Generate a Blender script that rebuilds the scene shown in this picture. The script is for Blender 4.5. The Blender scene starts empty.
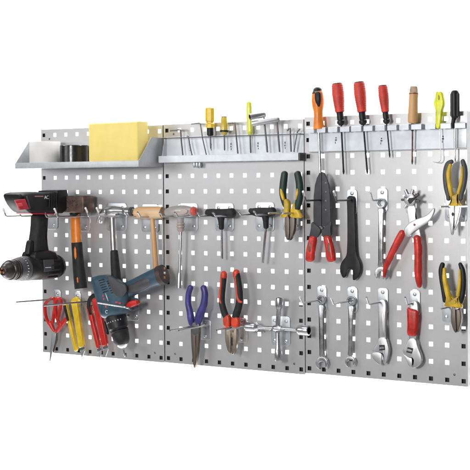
import bpy, bmesh, math, random
from mathutils import Vector, Matrix
random.seed(7)
S = bpy.context.scene
COL = S.collection
P = 0.038            # hole pitch of the perforated panels, metres
ZO = 1.6             # height of the top hole row above the floor

# ------------------------------------------------------------------ camera
YAW, PITCH, ROLL = 0.5608103, -0.0137335, 0.0065811
CX, CY, CZ = 57.2091895 * P, -65.8345744 * P, -3.6081822 * P + ZO
FPX, PPX, PPY = 1223.0411, 235.0, 202.0955      # focal length and principal point on a 470 px frame
def _rot():
    cy, sy = math.cos(YAW), math.sin(YAW); cp, sp = math.cos(PITCH), math.sin(PITCH); cr, sr = math.cos(ROLL), math.sin(ROLL)
    return Matrix(((cy, -sy, 0), (sy, cy, 0), (0, 0, 1))) @ Matrix(((1, 0, 0), (0, cp, -sp), (0, sp, cp))) @ Matrix(((cr, 0, sr), (0, 1, 0), (-sr, 0, cr)))
RM = _rot()
RGT, FWD, UPV = RM.col[0].copy(), RM.col[1].copy(), RM.col[2].copy()
CAMPOS = Vector((CX, CY, CZ))
cam = bpy.data.cameras.new('camera'); camo = bpy.data.objects.new('camera', cam); COL.objects.link(camo)
cm = Matrix((RGT, UPV, -FWD)).transposed().to_4x4(); cm.translation = CAMPOS
camo.matrix_world = cm
cam.sensor_width = 36; cam.lens = FPX / 470 * 36
cam.shift_y = -(235 - PPY) / 470
cam.clip_start = 0.05; cam.clip_end = 60
S.camera = camo
S.view_settings.view_transform = 'Standard'; S.view_settings.look = 'None'
S.view_settings.exposure = 0; S.view_settings.gamma = 1
S.render.resolution_x = S.render.resolution_y = 1024

# ------------------------------------------------------------------ studio light
w = bpy.data.worlds.new('World'); S.world = w; w.use_nodes = True
bg = w.node_tree.nodes['Background']; bg.inputs['Color'].default_value = (0.95, 0.97, 1.0, 1); bg.inputs['Strength'].default_value = 0.14
def area(name, loc, target, sx, sy, power, color=(1, 1, 1)):
    l = bpy.data.lights.new(name, 'AREA'); l.shape = 'RECTANGLE'; l.size = sx; l.size_y = sy; l.energy = power; l.color = color
    o = bpy.data.objects.new(name, l); COL.objects.link(o); o.location = loc
    o.rotation_euler = (Vector(target) - Vector(loc)).to_track_quat('-Z', 'Y').to_euler(); return o
BC = Vector((0.60, 0, ZO - 0.28))
area('key_softbox', (0.72, -2.6, ZO + 0.10), BC + Vector((0, 0, .12)), 0.48, 0.48, 37, (1, 0.985, 0.97))
area('top_softbox', (0.62, -0.95, ZO + 0.95), BC + Vector((0.02, 0, 0.22)), 1.2, 0.4, 7, (0.97, 0.98, 1))
area('added_glare_light', (-1.05, -2.35, ZO + 0.25), (0.55, 0, ZO - 0.1), 1.2, 0.7, 14, (0.98, 0.99, 1))  # added light, placed to lay a glare over the upper middle panel
area('added_backdrop_light_high', (0.2, 0.45, ZO + 1.4), (-0.2, 1.6, ZO), 4.0, 0.4, 190)  # added light out of frame, overexposes the backdrop to white
area('added_backdrop_light_low', (0.2, 0.45, ZO - 1.5), (-0.2, 1.6, ZO - 0.4), 4.0, 0.4, 190)  # its added counterpart below the frame

# ------------------------------------------------------------------ points
def ray(px, py): return RGT * ((px - PPX) / FPX) + FWD - UPV * ((py - PPY) / FPX)
def un(px, py, d=0.0):
    """point seen at (px, py) on the plane d metres in front of the panels"""
    v = ray(px, py); t = (-d - CY) / v.y
    return CAMPOS + v * t
def unx(px, py, x):
    """point seen at (px, py) on the vertical plane that stands out from the panels at x"""
    v = ray(px, py); t = (x - CX) / v.x
    return CAMPOS + v * t
def mpp(p): return (p - CAMPOS).dot(FWD) / FPX
Y = Vector((0, 1, 0)); Z = Vector((0, 0, 1)); X = Vector((1, 0, 0))

# ------------------------------------------------------------------ materials
MATS = {}
def mat(name, color, rough=0.5, metal=0.0, bump=0.0, bscale=200.0, var=0.0, vscale=12.0, color2=None, coat=0.0, rvar=None, trans=0.0, stretch=None, spec=0.5):
    if name in MATS: return MATS[name]
    if rvar is None: rvar = 0.015 if metal > 0.5 else 0.05
    if metal > 0.75: vscale = min(vscale, 18)
    m = bpy.data.materials.new(name); m.use_nodes = True; nt = m.node_tree; N = nt.nodes; L = nt.links
    b = N['Principled BSDF']; b.inputs['Roughness'].default_value = rough; b.inputs['Metallic'].default_value = metal
    b.inputs['Specular IOR Level'].default_value = spec; b.inputs['Coat Weight'].default_value = coat; b.inputs['Transmission Weight'].default_value = trans
    tc = N.new('ShaderNodeTexCoord'); src = tc.outputs['Object']
    if stretch:
        mp = N.new('ShaderNodeMapping'); mp.inputs['Scale'].default_value = stretch; L.new(src, mp.inputs['Vector']); src = mp.outputs['Vector']
    c1 = (*color, 1); c2 = (*(color2 or tuple(c * (1 - var) for c in color)), 1)
    nz = N.new('ShaderNodeTexNoise'); nz.inputs['Scale'].default_value = vscale; nz.inputs['Detail'].default_value = 6; L.new(src, nz.inputs['Vector'])
    cr = N.new('ShaderNodeValToRGB'); cr.color_ramp.elements[0].position = 0.35; cr.color_ramp.elements[1].position = 0.65
    cr.color_ramp.elements[0].color = c2; cr.color_ramp.elements[1].color = c1
    L.new(nz.outputs['Fac'], cr.inputs['Fac']); L.new(cr.outputs['Color'], b.inputs['Base Color'])
    mr = N.new('ShaderNodeMapRange'); mr.inputs['From Min'].default_value = .3; mr.inputs['From Max'].default_value = .7
    mr.inputs['To Min'].default_value = max(0.02, rough - rvar); mr.inputs['To Max'].default_value = min(1, rough + rvar)
    n3 = N.new('ShaderNodeTexNoise'); n3.inputs['Scale'].default_value = vscale * 3.1; n3.inputs['Detail'].default_value = 4; L.new(src, n3.inputs['Vector'])
    L.new(n3.outputs['Fac'], mr.inputs['Value']); L.new(mr.outputs['Result'], b.inputs['Roughness'])
    if bump:
        n2 = N.new('ShaderNodeTexNoise'); n2.inputs['Scale'].default_value = bscale; n2.inputs['Detail'].default_value = 3; L.new(src, n2.inputs['Vector'])
        bp = N.new('ShaderNodeBump'); bp.inputs['Strength'].default_value = bump; bp.inputs['Distance'].default_value = 0.001
        L.new(n2.outputs['Fac'], bp.inputs['Height']); L.new(bp.outputs['Normal'], b.inputs['Normal'])
    MATS[name] = m; return m
M_panel = mat('hammered_grey_paint', (0.465, 0.462, 0.468), 0.38, 0.45, 0.08, 520, 0, 380, (0.445, 0.443, 0.449))
def wear(m, scale, lo, hi, rough=0.08):
    """handling marks: broad uneven patches and fine scuffs in the paint, in colour and gloss"""
    nt = m.node_tree; N = nt.nodes; L = nt.links; bs = N['Principled BSDF']; tc = N.new('ShaderNodeTexCoord')
    n = N.new('ShaderNodeTexNoise'); n.inputs['Scale'].default_value = scale; n.inputs['Detail'].default_value = 9; n.inputs['Roughness'].default_value = .62; L.new(tc.outputs['Object'], n.inputs['Vector'])
    r = N.new('ShaderNodeMapRange'); r.inputs['From Min'].default_value = .32; r.inputs['From Max'].default_value = .68; r.inputs['To Min'].default_value = lo; r.inputs['To Max'].default_value = hi; L.new(n.outputs['Fac'], r.inputs['Value'])
    x = N.new('ShaderNodeVectorMath'); x.operation = 'SCALE'
    old = bs.inputs['Base Color'].links[0].from_socket; L.new(old, x.inputs[0]); L.new(r.outputs['Result'], x.inputs['Scale']); L.new(x.outputs['Vector'], bs.inputs['Base Color'])
    ro = bs.inputs['Roughness'].links[0].from_socket; a = N.new('ShaderNodeMath'); a.operation = 'MULTIPLY_ADD'; L.new(n.outputs['Fac'], a.inputs[0]); a.inputs[1].default_value = rough * 2; 
    s = N.new('ShaderNodeMath'); s.operation = 'SUBTRACT'; L.new(ro, s.inputs[0]); s.inputs[1].default_value = rough; L.new(s.outputs[0], a.inputs[2]); L.new(a.outputs[0], bs.inputs['Roughness'])
wear(M_panel, 7, 0.93, 1.04)
M_flange = mat('panel_edge_grey', (0.5, 0.5, 0.51), 0.45, 0.2, 0.2, 500, 0.1, 60)
M_dark = mat('black_parts_and_shade', (0.012, 0.011, 0.011), 0.6, 0, 0, 1, 0.2, 30)  # black of small dark parts, also stands for shade in seams and edge holes
M_back = mat('white_backdrop', (0.9, 0.9, 0.9), 0.9)
M_shelf = mat('shelf_grey_paint', (0.50, 0.515, 0.54), 0.38, 0.25, 0.05, 600, 0.08, 300)
M_white = mat('pale_blue_white_steel', (0.62, 0.65, 0.69), 0.35, 0.15, 0.0, 400, 0.03, 40)
M_zinc = mat('zinc_plated_steel', (0.66, 0.69, 0.72), 0.34, 0.8, 0.02, 160, 0.08, 40)
M_rod = mat('zinc_rod', (0.55, 0.55, 0.57), 0.24, 1.0, 0.0, 200, 0.06, 60)
M_rodd = mat('dark_steel_wire', (0.15, 0.14, 0.145), 0.35, 0.9, 0.0, 200, 0.1, 60)
M_rodm = mat('brownish_steel_wire', (0.30, 0.27, 0.265), 0.35, 0.9, 0.0, 200, 0.1, 60)
M_tip = mat('white_vinyl_tip', (0.82, 0.82, 0.80), 0.4)
M_chrome = mat('chrome', (0.68, 0.68, 0.69), 0.27, 1.0, 0.0, 90, 0.05, 25, rvar=.05)
M_satin = mat('satin_chrome', (0.60, 0.60, 0.61), 0.40, 1.0, 0.05, 700, 0.12, 50)
M_head = mat('polished_hammer_steel', (0.62, 0.61, 0.61), 0.30, 1.0, 0.0, 90, 0.1, 15)
M_steel = mat('worn_steel', (0.17, 0.14, 0.12), 0.50, 1.0, 0.12, 400, 0.3, 90)
M_dsteel = mat('dark_forged_steel', (0.16, 0.155, 0.155), 0.42, 0.8, 0.06, 400, 0.2, 60)
M_rust = mat('rusty_hammer_steel', (0.17, 0.105, 0.085), 0.55, 0.55, 0.5, 160, 0, 60, (0.075, 0.055, 0.05))
M_black = mat('black_plastic', (0.014, 0.014, 0.016), 0.42, 0, 0.25, 700, 0.3, 40, spec=0.3)
M_rubber = mat('black_rubber', (0.022, 0.022, 0.023), 0.62, 0, 0.4, 500, 0.3, 60, spec=0.3)
M_spanner = mat('black_oxide', (0.018, 0.017, 0.019), 0.45, 0.0, 0.15, 500, 0.3, 60, spec=0.25)
M_grey = mat('dark_grey_plastic', (0.06, 0.06, 0.065), 0.5, 0, 0.3, 600, 0.2, 50)
M_red = mat('red_plastic', (0.62, 0.022, 0.018), 0.35, 0, 0.15, 300, 0.15, 30)
M_redv = mat('red_vinyl_grip', (0.66, 0.03, 0.022), 0.33, 0, 0.2, 220, 0.28, 45, coat=.1)
M_redd = mat('red_driver_grip', (0.70, 0.052, 0.036), 0.5, 0, 0.35, 900, 0.2, 60)
M_crimson = mat('crimson_plastic', (0.42, 0.012, 0.03), 0.35, 0, 0.15, 300, 0.15, 30)
M_orangered = mat('orange_red_grip', (0.72, 0.06, 0.02), 0.42, 0, 0.2, 400, 0.22, 60)
M_orange = mat('orange_plastic', (0.86, 0.24, 0.025), 0.36, 0, 0.1, 300, 0.08, 20)
M_yellow = mat('yellow_plastic', (0.80, 0.53, 0.02), 0.33, 0, 0.1, 300, 0.1, 20, coat=.2)
M_yellowg = mat('yellow_grip', (0.72, 0.46, 0.02), 0.42, 0, 0.2, 400, 0.28, 50)
M_neon = mat('neon_yellow_plastic', (0.78, 0.80, 0.01), 0.4, 0, 0.1, 300, 0.06, 20)
M_lime = mat('lime_translucent_plastic', (0.62, 0.66, 0.05), 0.3, 0, 0.1, 300, 0.1, 20, coat=.3)
M_green = mat('dark_green_grip', (0.010, 0.030, 0.021), 0.5, 0, 0.3, 500, 0.3, 40)
M_blueg = mat('blue_violet_grip', (0.055, 0.045, 0.24), 0.42, 0, 0.25, 400, 0.3, 50)
M_drill = mat('blue_drill_plastic', (0.038, 0.088, 0.132), 0.4, 0, 0.25, 700, 0.15, 30)
M_wood = mat('beech_wood', (0.60, 0.35, 0.16), 0.5, 0, 0.25, 60, 0, 9, (0.52, 0.28, 0.11), stretch=(6, 6, 1))
M_woodx = mat('mallet_wood', (0.74, 0.53, 0.34), 0.5, 0, 0.25, 60, 0, 9, (0.62, 0.38, 0.19), stretch=(1, 6, 6))
M_woodend = mat('mallet_end_grain', (0.42, 0.25, 0.14), 0.6, 0, 0.3, 200, 0.3, 60)
M_paper = mat('white_tape', (0.66, 0.65, 0.635), 0.55, 0, 0.1, 300, 0.03, 20, stretch=(1, 1, 12))
M_btape = mat('black_tape', (0.012, 0.012, 0.014), 0.25, 0, 0.1, 200, 0.2, 20)
M_card = mat('cardboard_core', (0.45, 0.33, 0.2), 0.8, 0, 0.2, 200, 0.2, 30)
M_foam = mat('yellow_sponge_cloth', (0.82, 0.665, 0.215), 0.9, 0, 0.25, 700, 0, 30, (0.79, 0.63, 0.19))
M_clear = mat('clear_smoky_plastic', (0.50, 0.48, 0.47), 0.16, 0, 0.05, 100, 0.1, 15, coat=.5, trans=0.3)
M_pink = mat('pinkish_ribbed_plastic', (0.46, 0.36, 0.33), 0.35, 0, 0.1, 100, 0.15, 40)
M_rednub = mat('red_end_cap', (0.60, 0.09, 0.06), 0.35)
M_brass = mat('brass_contacts', (0.38, 0.16, 0.09), 0.4, 0.6, 0.3, 300, 0.4, 80)
M_ink = mat('white_print', (0.75, 0.76, 0.78), 0.5)
M_crimp = mat('grey_tool_steel', (0.050, 0.050, 0.054), 0.5, 0.0, 0.03, 500, 0.2, 60, spec=0.3)
M_socket = mat('brown_black_plastic', (0.050, 0.032, 0.030), 0.5, 0, 0.1, 300, 0.3, 60)
M_pinkink = mat('pink_print', (0.62, 0.25, 0.28), 0.5)
M_redink = mat('red_print', (0.55, 0.05, 0.06), 0.5)
M_brown = mat('rust_brown_bit', (0.20, 0.10, 0.07), 0.5, 0.6, 0.4, 300, 0.4, 80)

for m_ in (M_red, M_redv, M_redd, M_orangered, M_orange, M_yellow, M_yellowg, M_blueg, M_neon, M_drill): wear(m_, 45, 0.72, 1.06, .1)
for m_ in (M_chrome, M_satin, M_zinc, M_shelf, M_white): wear(m_, 30, 0.86, 1.05, .06)

# ------------------------------------------------------------------ objects
def tag(o, label=None, cat=None, group=None, kind=None):
    if label: o['label'] = label
    if cat: o['category'] = cat
    if group: o['group'] = group
    if kind: o['kind'] = kind
    return o
def thing(name, loc, label, cat, group=None):
    o = bpy.data.objects.new(name, None); o.empty_display_size = 0.02; COL.objects.link(o); o.location = loc
    o.matrix_world = Matrix.Translation(loc)
    return tag(o, label, cat, group)
WORLD = {}
def org(o):
    v = Vector((0, 0, 0))
    while o is not None: v += Vector(o.location); o = o.parent
    return v
def add(name, bm, m, parent, sharp=38, flat=False):
    base = org(parent) if parent else Vector((0, 0, 0))
    if not parent:
        c = Vector((0, 0, 0))
    for v in bm.verts: v.co -= base
    bmesh.ops.recalc_face_normals(bm, faces=bm.faces)
    me = bpy.data.meshes.new(name); bm.to_mesh(me); bm.free()
    ms = m if isinstance(m, (list, tuple)) else [m]
    for q in ms: me.materials.append(q)
    if not flat:
        for p in me.polygons: p.use_smooth = len(p.vertices) == 4     # caps (triangles, n-gons) stay flat
        me.set_sharp_from_angle(angle=math.radians(sharp))
    o = bpy.data.objects.new(name, me); COL.objects.link(o)
    if parent: o.parent = parent
    return o
def cat_rom(pts, n=6, closed=False):
    out = []; k = len(pts); rng = range(k if closed else k - 1)
    for i in rng:
        if closed: p0, p1, p2, p3 = pts[(i - 1) % k], pts[i], pts[(i + 1) % k], pts[(i + 2) % k]
        else: p0, p1, p2, p3 = pts[max(i - 1, 0)], pts[i], pts[i + 1], pts[min(i + 2, k - 1)]
        for j in range(n):
            t = j / n
            out.append(tuple(0.5 * (2 * b + (c - a) * t + (2 * a - 5 * b + 4 * c - d) * t * t + (3 * b - a - 3 * c + d) * t ** 3) for a, b, c, d in zip(p0, p1, p2, p3)))
    if not closed: out.append(tuple(pts[-1]))
    return out
def chaikin(pts, it=2):
    for _ in range(it):
        q = []
        for i in range(len(pts)):
            a, b = pts[i], pts[(i + 1) % len(pts)]
            q.append(tuple(a[k] * .75 + b[k] * .25 for k in range(len(a)))); q.append(tuple(a[k] * .25 + b[k] * .75 for k in range(len(a))))
        pts = q
    return pts
def extrude(bm, poly, u, v, nrm, origin, h0, h1, bev=0.0, seg=3, bevback=True):
    """closed outline poly (2D) in the plane origin + a*u + b*v, from height h0 to h1 along nrm, rims rounded by bev"""
    A = sum(poly[i][0] * poly[(i + 1) % len(poly)][1] - poly[(i + 1) % len(poly)][0] * poly[i][1] for i in range(len(poly)))
    if A < 0: poly = poly[::-1]
    n = len(poly); nv = []
    for i in range(n):
        a, b, c = Vector(poly[i - 1][:2]), Vector(poly[i][:2]), Vector(poly[(i + 1) % n][:2])
        e1 = (b - a); e2 = (c - b)
        if e1.length < 1e-9: e1 = e2
        if e2.length < 1e-9: e2 = e1
        e1.normalize(); e2.normalize()
        n1 = Vector((-e1.y, e1.x)); n2 = Vector((-e2.y, e2.x)); s = n1 + n2
        if s.length < 1e-6: s = n1
        s.normalize(); nv.append(s / max(0.5, s.dot(n1)))
    def ring(ins, h):
        return [bm.verts.new(origin + u * (p[0] + q.x * ins) + v * (p[1] + q.y * ins) + nrm * h) for p, q in zip(poly, nv)]
    rings = []
    bev = min(bev, (h1 - h0) * 0.5)
    if bev > 0 and bevback:
        for k in range(seg):
            a = math.pi / 2 * k / seg
            rings.append(ring(bev * (1 - math.sin(a)), h0 + bev * (1 - math.cos(a))))
        rings.append(ring(0, h0 + bev))
    else: rings.append(ring(0, h0))
    if bev > 0:
        for k in range(seg + 1):
            a = math.pi / 2 * k / seg
            if k == 0 and abs(h1 - bev - (h0 + bev)) < 1e-7 and bevback: continue
            rings.append(ring(bev * (1 - math.cos(a)), h1 - bev + bev * math.sin(a)))
    else: rings.append(ring(0, h1))
    for r, s in zip(rings[:-1], rings[1:]):
        for i in range(n): bm.faces.new((r[i], r[(i + 1) % n], s[(i + 1) % n], s[i]))
    for r in (rings[0][::-1], rings[-1]):
        f = bm.faces.new(r); bmesh.ops.triangulate(bm, faces=[f], ngon_method='EAR_CLIP')
    return bm
def board_poly(pts, d):
    return [(q.x, q.z) for q in (un(a, b, d) for a, b in pts)]
def plate(bm, pts, d0, d1, bev=0.0, smooth=0, seg=3):
    """outline seen in the photograph, lying at depth d1 (front) .. d0 (back)"""
    if smooth: pts = chaikin(pts, smooth)
    poly = board_poly(pts, (d0 + d1) / 2)
    return extrude(bm, poly, X, Z, -Y, Vector((0, 0, 0)), d0, d1, bev, seg)
def sweep(bm, path, radii, n=14, flat=1.0, ref=None, cap=True, twist=0.0):
    """tube along world points; radii one per point; flat scales the radius along ref"""
    k = len(path); rings = []
    for i in range(k):
        a = path[max(i - 1, 0)]; b = path[min(i + 1, k - 1)]
        j = i
        t = (b - a)
        if t.length < 1e-9: t = (path[-1] - path[0])
        t.normalize()
        rf = ref or (Y if abs(t.y) < 0.8 else Z)
        s = t.cross(rf); 
        if s.length < 1e-6: s = t.cross(X)
        s.normalize(); q = s.cross(t).normalized()
        r = radii[i] if i < len(radii) else radii[-1]
        if not isinstance(r, (tuple, list)): r = (r, r * flat)
        rings.append([bm.verts.new(path[i] + s * (r[0] * math.cos(2 * math.pi * m / n + twist)) + q * (r[1] * math.sin(2 * math.pi * m / n + twist))) for m in range(n)])
    for r, s in zip(rings[:-1], rings[1:]):
        for m in range(n): bm.faces.new((r[m], r[(m + 1) % n], s[(m + 1) % n], s[m]))
    if cap:
        bm.faces.new(rings[0][::-1]); bm.faces.new(rings[-1])
    return bm
def limb(bm, pts, n=16, sub=6, flat=1.0, round_ends=True):
    """pts: (px, py, depth, radius in photograph px); smooth rounded limb through them"""
    w4 = []
    for a, b, d, r in pts:
        p = un(a, b, d); w4.append((p.x, p.y, p.z, r * mpp(p)))
    w4 = cat_rom(w4, sub)
    path = [Vector(q[:3]) for q in w4]; rad = [max(q[3], 0.0002) for q in w4]
    if round_ends:
        def ends(path, rad):
            t = (path[0] - path[1]).normalized(); r = rad[0]
            pp = [path[0] + t * (r * 0.8 * math.sin(a)) for a in (1.45, 1.1, 0.7, 0.35)]; rr = [r * math.cos(a) for a in (1.45, 1.1, 0.7, 0.35)]
            return pp + path, rr + rad
        path, rad = ends(path, rad); path, rad = ends(path[::-1], rad[::-1])
    return sweep(bm, path, [(r, r * flat) for r in rad], n)
def lathe(bm, p0, p1, prof, n=20, flat=1.0, cap=True, ref=None):
    """prof: (t along p0->p1, radius m)"""
    t = (p1 - p0)
    d = t.normalized(); rf = ref or (Y if abs(d.y) < 0.8 else Z)
    s = d.cross(rf).normalized(); q = s.cross(d).normalized()
    rings = [[bm.verts.new(p0 + t * a + s * (r * math.cos(2 * math.pi * m / n)) + q * (r * flat * math.sin(2 * math.pi * m / n))) for m in range(n)] for a, r in prof]
    for r, s2 in zip(rings[:-1], rings[1:]):
        for m in range(n): bm.faces.new((r[m], r[(m + 1) % n], s2[(m + 1) % n], s2[m]))
    if cap: bm.faces.new(rings[0][::-1]); bm.faces.new(rings[-1])
    return bm
def ring_tube(bm, c, R, r, axis='y', n=28, k=10, flat=1.0):
    rings = []
    for i in range(n):
        a = 2 * math.pi * i / n
        e = X * math.cos(a) + Z * math.sin(a) if axis == 'y' else (X * math.cos(a) + Y * math.sin(a))
        h = Y if axis == 'y' else Z
        rings.append([bm.verts.new(c + e * (R + r * math.cos(2 * math.pi * m / k)) + h * (r * flat * math.sin(2 * math.pi * m / k))) for m in range(k)])
    for i in range(n):
        r1, r2 = rings[i], rings[(i + 1) % n]
        for m in range(k): bm.faces.new((r1[m], r1[(m + 1) % k], r2[(m + 1) % k], r2[m]))
    return bm
def box(bm, x0, x1, y0, y1, z0, z1, bev=0.0):
    return extrude(bm, [(x0, z0), (x1, z0), (x1, z1), (x0, z1)], X, Z, -Y, Vector((0, 0, 0)), -y1, -y0, bev)
def B(): return bmesh.new()
def text(name, s, size, origin, xdir, ydir, m, parent, thick=0.0002, align='LEFT'):
    cu = bpy.data.curves.new(name, 'FONT'); cu.body = s; cu.size = size; cu.extrude = thick; cu.align_x = align
    t = bpy.data.objects.new(name, cu); COL.objects.link(t)
    bpy.context.view_layer.update()
    me = bpy.data.meshes.new_from_object(t.evaluated_get(bpy.context.evaluated_depsgraph_get()))
    COL.objects.unlink(t); bpy.data.objects.remove(t)
    xd = xdir.normalized(); yd = ydir.normalized(); zd = xd.cross(yd)
    R = Matrix((xd, yd, zd)).transposed().to_4x4()
    R.translation = origin - org(parent)
    me.transform(R); me.name = name; me.materials.clear(); me.materials.append(m)
    o = bpy.data.objects.new(name, me); COL.objects.link(o); o.parent = parent
    return o

# ------------------------------------------------------------------ backdrop
bm = B()
sec = [(-5.0, 0.0)] + [(0.9 + 0.9 * math.sin(a), 0.9 - 0.9 * math.cos(a)) for a in [math.pi / 2 * i / 12 for i in range(13)]] + [(1.8, 5.0)]
ra = [bm.verts.new((-7, y, z - 0.9)) for y, z in sec]; rb = [bm.verts.new((7, y, z - 0.9)) for y, z in sec]
for i in range(len(sec) - 1): bm.faces.new((ra[i], rb[i], rb[i + 1], ra[i + 1]))
bd = add('backdrop', bm, M_back, None); tag(bd, 'seamless white studio backdrop behind the perforated panels', 'backdrop', kind='structure')

# ------------------------------------------------------------------ perforated panels
OFF = [(0, 0), (10.60, 0.02), (21.18, 0.13)]
MG, TOP, BOT = 0.262, 0.40, 15.30
def make_panel(px0, pz0, label, rivets):
    x0 = px0 * P; z0 = pz0 * P + ZO
    t = thing('perforated_panel', Vector((x0 - MG * P, 0, z0 - BOT * P)), label, 'pegboard panel', 'perforated steel panels mounted side by side')
    hs = 0.00485; th = 0.0014
    xs = [x0 - MG * P]; zs = [z0 - BOT * P]
    for c in range(11): xs += [x0 + c * P - hs, x0 + c * P + hs]
    xs.append(x0 + (10 + MG) * P)
    for r in range(15, -1, -1): zs += [z0 - r * P - hs, z0 - r * P + hs]
    zs.append(z0 + TOP * P)
    bm = B(); g = [[[bm.verts.new((x, y, z)) for z in zs] for x in xs] for y in (0, th)]
    nx, nz = len(xs), len(zs)
    hole = lambda i, j: i % 2 == 1 and j % 2 == 1
    for i in range(nx - 1):
        for j in range(nz - 1):
            if hole(i, j):
                c = [(i, j), (i + 1, j), (i + 1, j + 1), (i, j + 1)]
                for k in range(4):
                    a, b = c[k], c[(k + 1) % 4]
                    bm.faces.new((g[0][a[0]][a[1]], g[0][b[0]][b[1]], g[1][b[0]][b[1]], g[1][a[0]][a[1]]))
            else:
                bm.faces.new((g[0][i][j], g[0][i + 1][j], g[0][i + 1][j + 1], g[0][i][j + 1]))
                bm.faces.new((g[1][i][j], g[1][i][j + 1], g[1][i + 1][j + 1], g[1][i + 1][j]))
    for i in range(nx - 1):
        for j in (0, nz - 1): bm.faces.new((g[0][i][j], g[1][i][j], g[1][i + 1][j], g[0][i + 1][j]))
    for j in range(nz - 1):
        for i in (0, nx - 1): bm.faces.new((g[0][i][j], g[0][i][j + 1], g[1][i][j + 1], g[1][i][j]))
    add('perforated_sheet', bm, M_panel, t, flat=True)
    xa, xb, za, zb = xs[0], xs[-1], zs[0], zs[-1]
    D = 0.022
    bm = B(); box(bm, xa + .0002, xa + .0014, th, D, za, zb); add('side_flange', bm, M_flange, t, flat=True)
    bm = B(); box(bm, xb - .0014, xb - .0002, th, D, za, zb); add('side_flange', bm, M_flange, t, flat=True)
    bm = B(); box(bm, xa + .0016, xb - .0016, th, D, za + .0002, za + .0014); add('bottom_flange', bm, M_flange, t, flat=True)
    bm = B(); box(bm, xa + .0016, xb - .0016, th, D, zb - .0014, zb - .0002); add('top_flange', bm, M_flange, t, flat=True)
    # return lips coloured black for the shade behind the lowest row and outer column
    bm = B(); box(bm, xa + .0018, xb - .0018, 0.006, 0.020, za + .0018, za + 0.024); add('shade_lip', bm, M_dark, t, flat=True)
    bm = B(); box(bm, xa + .0018, xa + .0225, 0.006, 0.020, za + .025, zb - .003); add('shade_lip', bm, M_dark, t, flat=True)
    if px0 < 15:
        bm = B(); box(bm, xb + .0002, xb + (.0026 if px0 < 5 else .0018), 0.0012, 0.020, za + .004, zb - .001); add('seam_shade_strip', bm, M_dark, t, flat=True)  # dark strip filling the open seam so that it looks shaded
    if px0 > 5:
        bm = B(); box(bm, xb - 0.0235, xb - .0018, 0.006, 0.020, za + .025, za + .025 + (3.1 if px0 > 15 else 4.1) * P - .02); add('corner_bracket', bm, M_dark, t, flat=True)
    for a, b in rivets:
        c = un(a, b, 0); bm = B(); lathe(bm, c + Y * 0.0005, c - Y * 0.0009, [(0, .0027), (0.6, .0027), (1, .0018)], 12); add('rivet', bm, M_dsteel, t)
    return t
make_panel(*OFF[0], 'left perforated grey steel panel, the one under the yellow block and the shelf', [(49.5, 139), (155, 352.8)])
make_panel(*OFF[1], 'middle perforated grey steel panel, behind the black T handles and the cross wrench', [(175.2, 353.8), (294.3, 363.8), (173.7, 134)])
make_panel(*OFF[2], 'right perforated grey steel panel, behind the red screwdrivers and the spanners', [(454.4, 374.7)])

# ------------------------------------------------------------------ left shelf with its load
xl, xr = -0.30 * P, 10.25 * P
zfb = unx(15.5, 168.5, xl).z; zft = unx(15.5, 163, xl).z
SD = 0.100
ztop = un(29.6, 141.4, 0.045).z
sh = thing('tool_shelf', Vector((xl, 0, zfb)), 'grey sheet metal shelf with slanted ends holding tape rolls and a yellow block', 'shelf')
bm = B(); box(bm, xl, xr, -SD, -0.0012, zfb, zfb + .0012); add('shelf_floor', bm, M_shelf, sh, flat=True)
bm = B(); box(bm, xl, xr, -SD - .0012, -SD - .0001, zfb - .0004, zft, 0.0004); add('front_lip', bm, M_shelf, sh)
bm = B(); box(bm, xl + .0014, xr - .0014, -.0024, -.0010, zfb + .0014, ztop - .004); add('back_plate', bm, M_shelf, sh, flat=True)
for xx in (xl, xr - .0012):
    bm = B(); extrude(bm, [(-.0008, zfb + .0013), (-.0008, ztop), (-.047, ztop), (-SD + .0005, zft), (-SD + .0005, zfb + .0013)], Y, Z, X, Vector((xx, 0, 0)), 0, .0012); add('end_plate', bm, M_shelf, sh, flat=True)
zf = zfb + .0014
def tape(px0, px1, ytop, d, label, m, inner):
    pc = un((px0 + px1) / 2, 160, d); r = (px1 - px0) / 2 * mpp(pc) * 1.0
    top = un((px0 + px1) / 2, ytop, d + r * 0.7).z
    c0 = Vector((pc.x, pc.y, zf)); c1 = Vector((pc.x, pc.y, top))
    t = thing('tape_roll', c0, label, 'tape roll')
    bm = B(); H = top - zf
    lathe(bm, c0, c1, [(0, inner + .003), (0, r - .001), (.02, r), (.98, r), (1, r - .001), (1, inner + .003)], 48, cap=False); add('wound_tape', bm, m, t)
    bm = B(); lathe(bm, c0, c1, [(0, inner), (0, inner + .003), (1.0, inner + .003), (1.0, inner), (0, inner)], 36, cap=False); add('cardboard_core', bm, M_card, t)
tape(29.6, 60.5, 141.3, 0.052, 'wide roll of white tape standing at the left end of the shelf', M_paper, .026)
tape(60.0, 88.5, 145.0, 0.040, 'roll of glossy black tape on the shelf between the white roll and the yellow block', M_btape, .026)
fl = un(88.2, 160, 0.092); fr = un(137.8, 160, 0.092)
zt = un(138, 121.3, 0.092).z
bl = thing('sponge_cloth_pack', Vector((fl.x, fl.y, zf)), 'big pale yellow block of sponge cloths on the shelf', 'cloth pack')
pb = random.Random(3)
bm = B(); box(bm, fl.x, fr.x, -0.092, -0.046, zf, zt, 0.0055); add('folded_cloths', bm, M_foam, bl)

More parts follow.
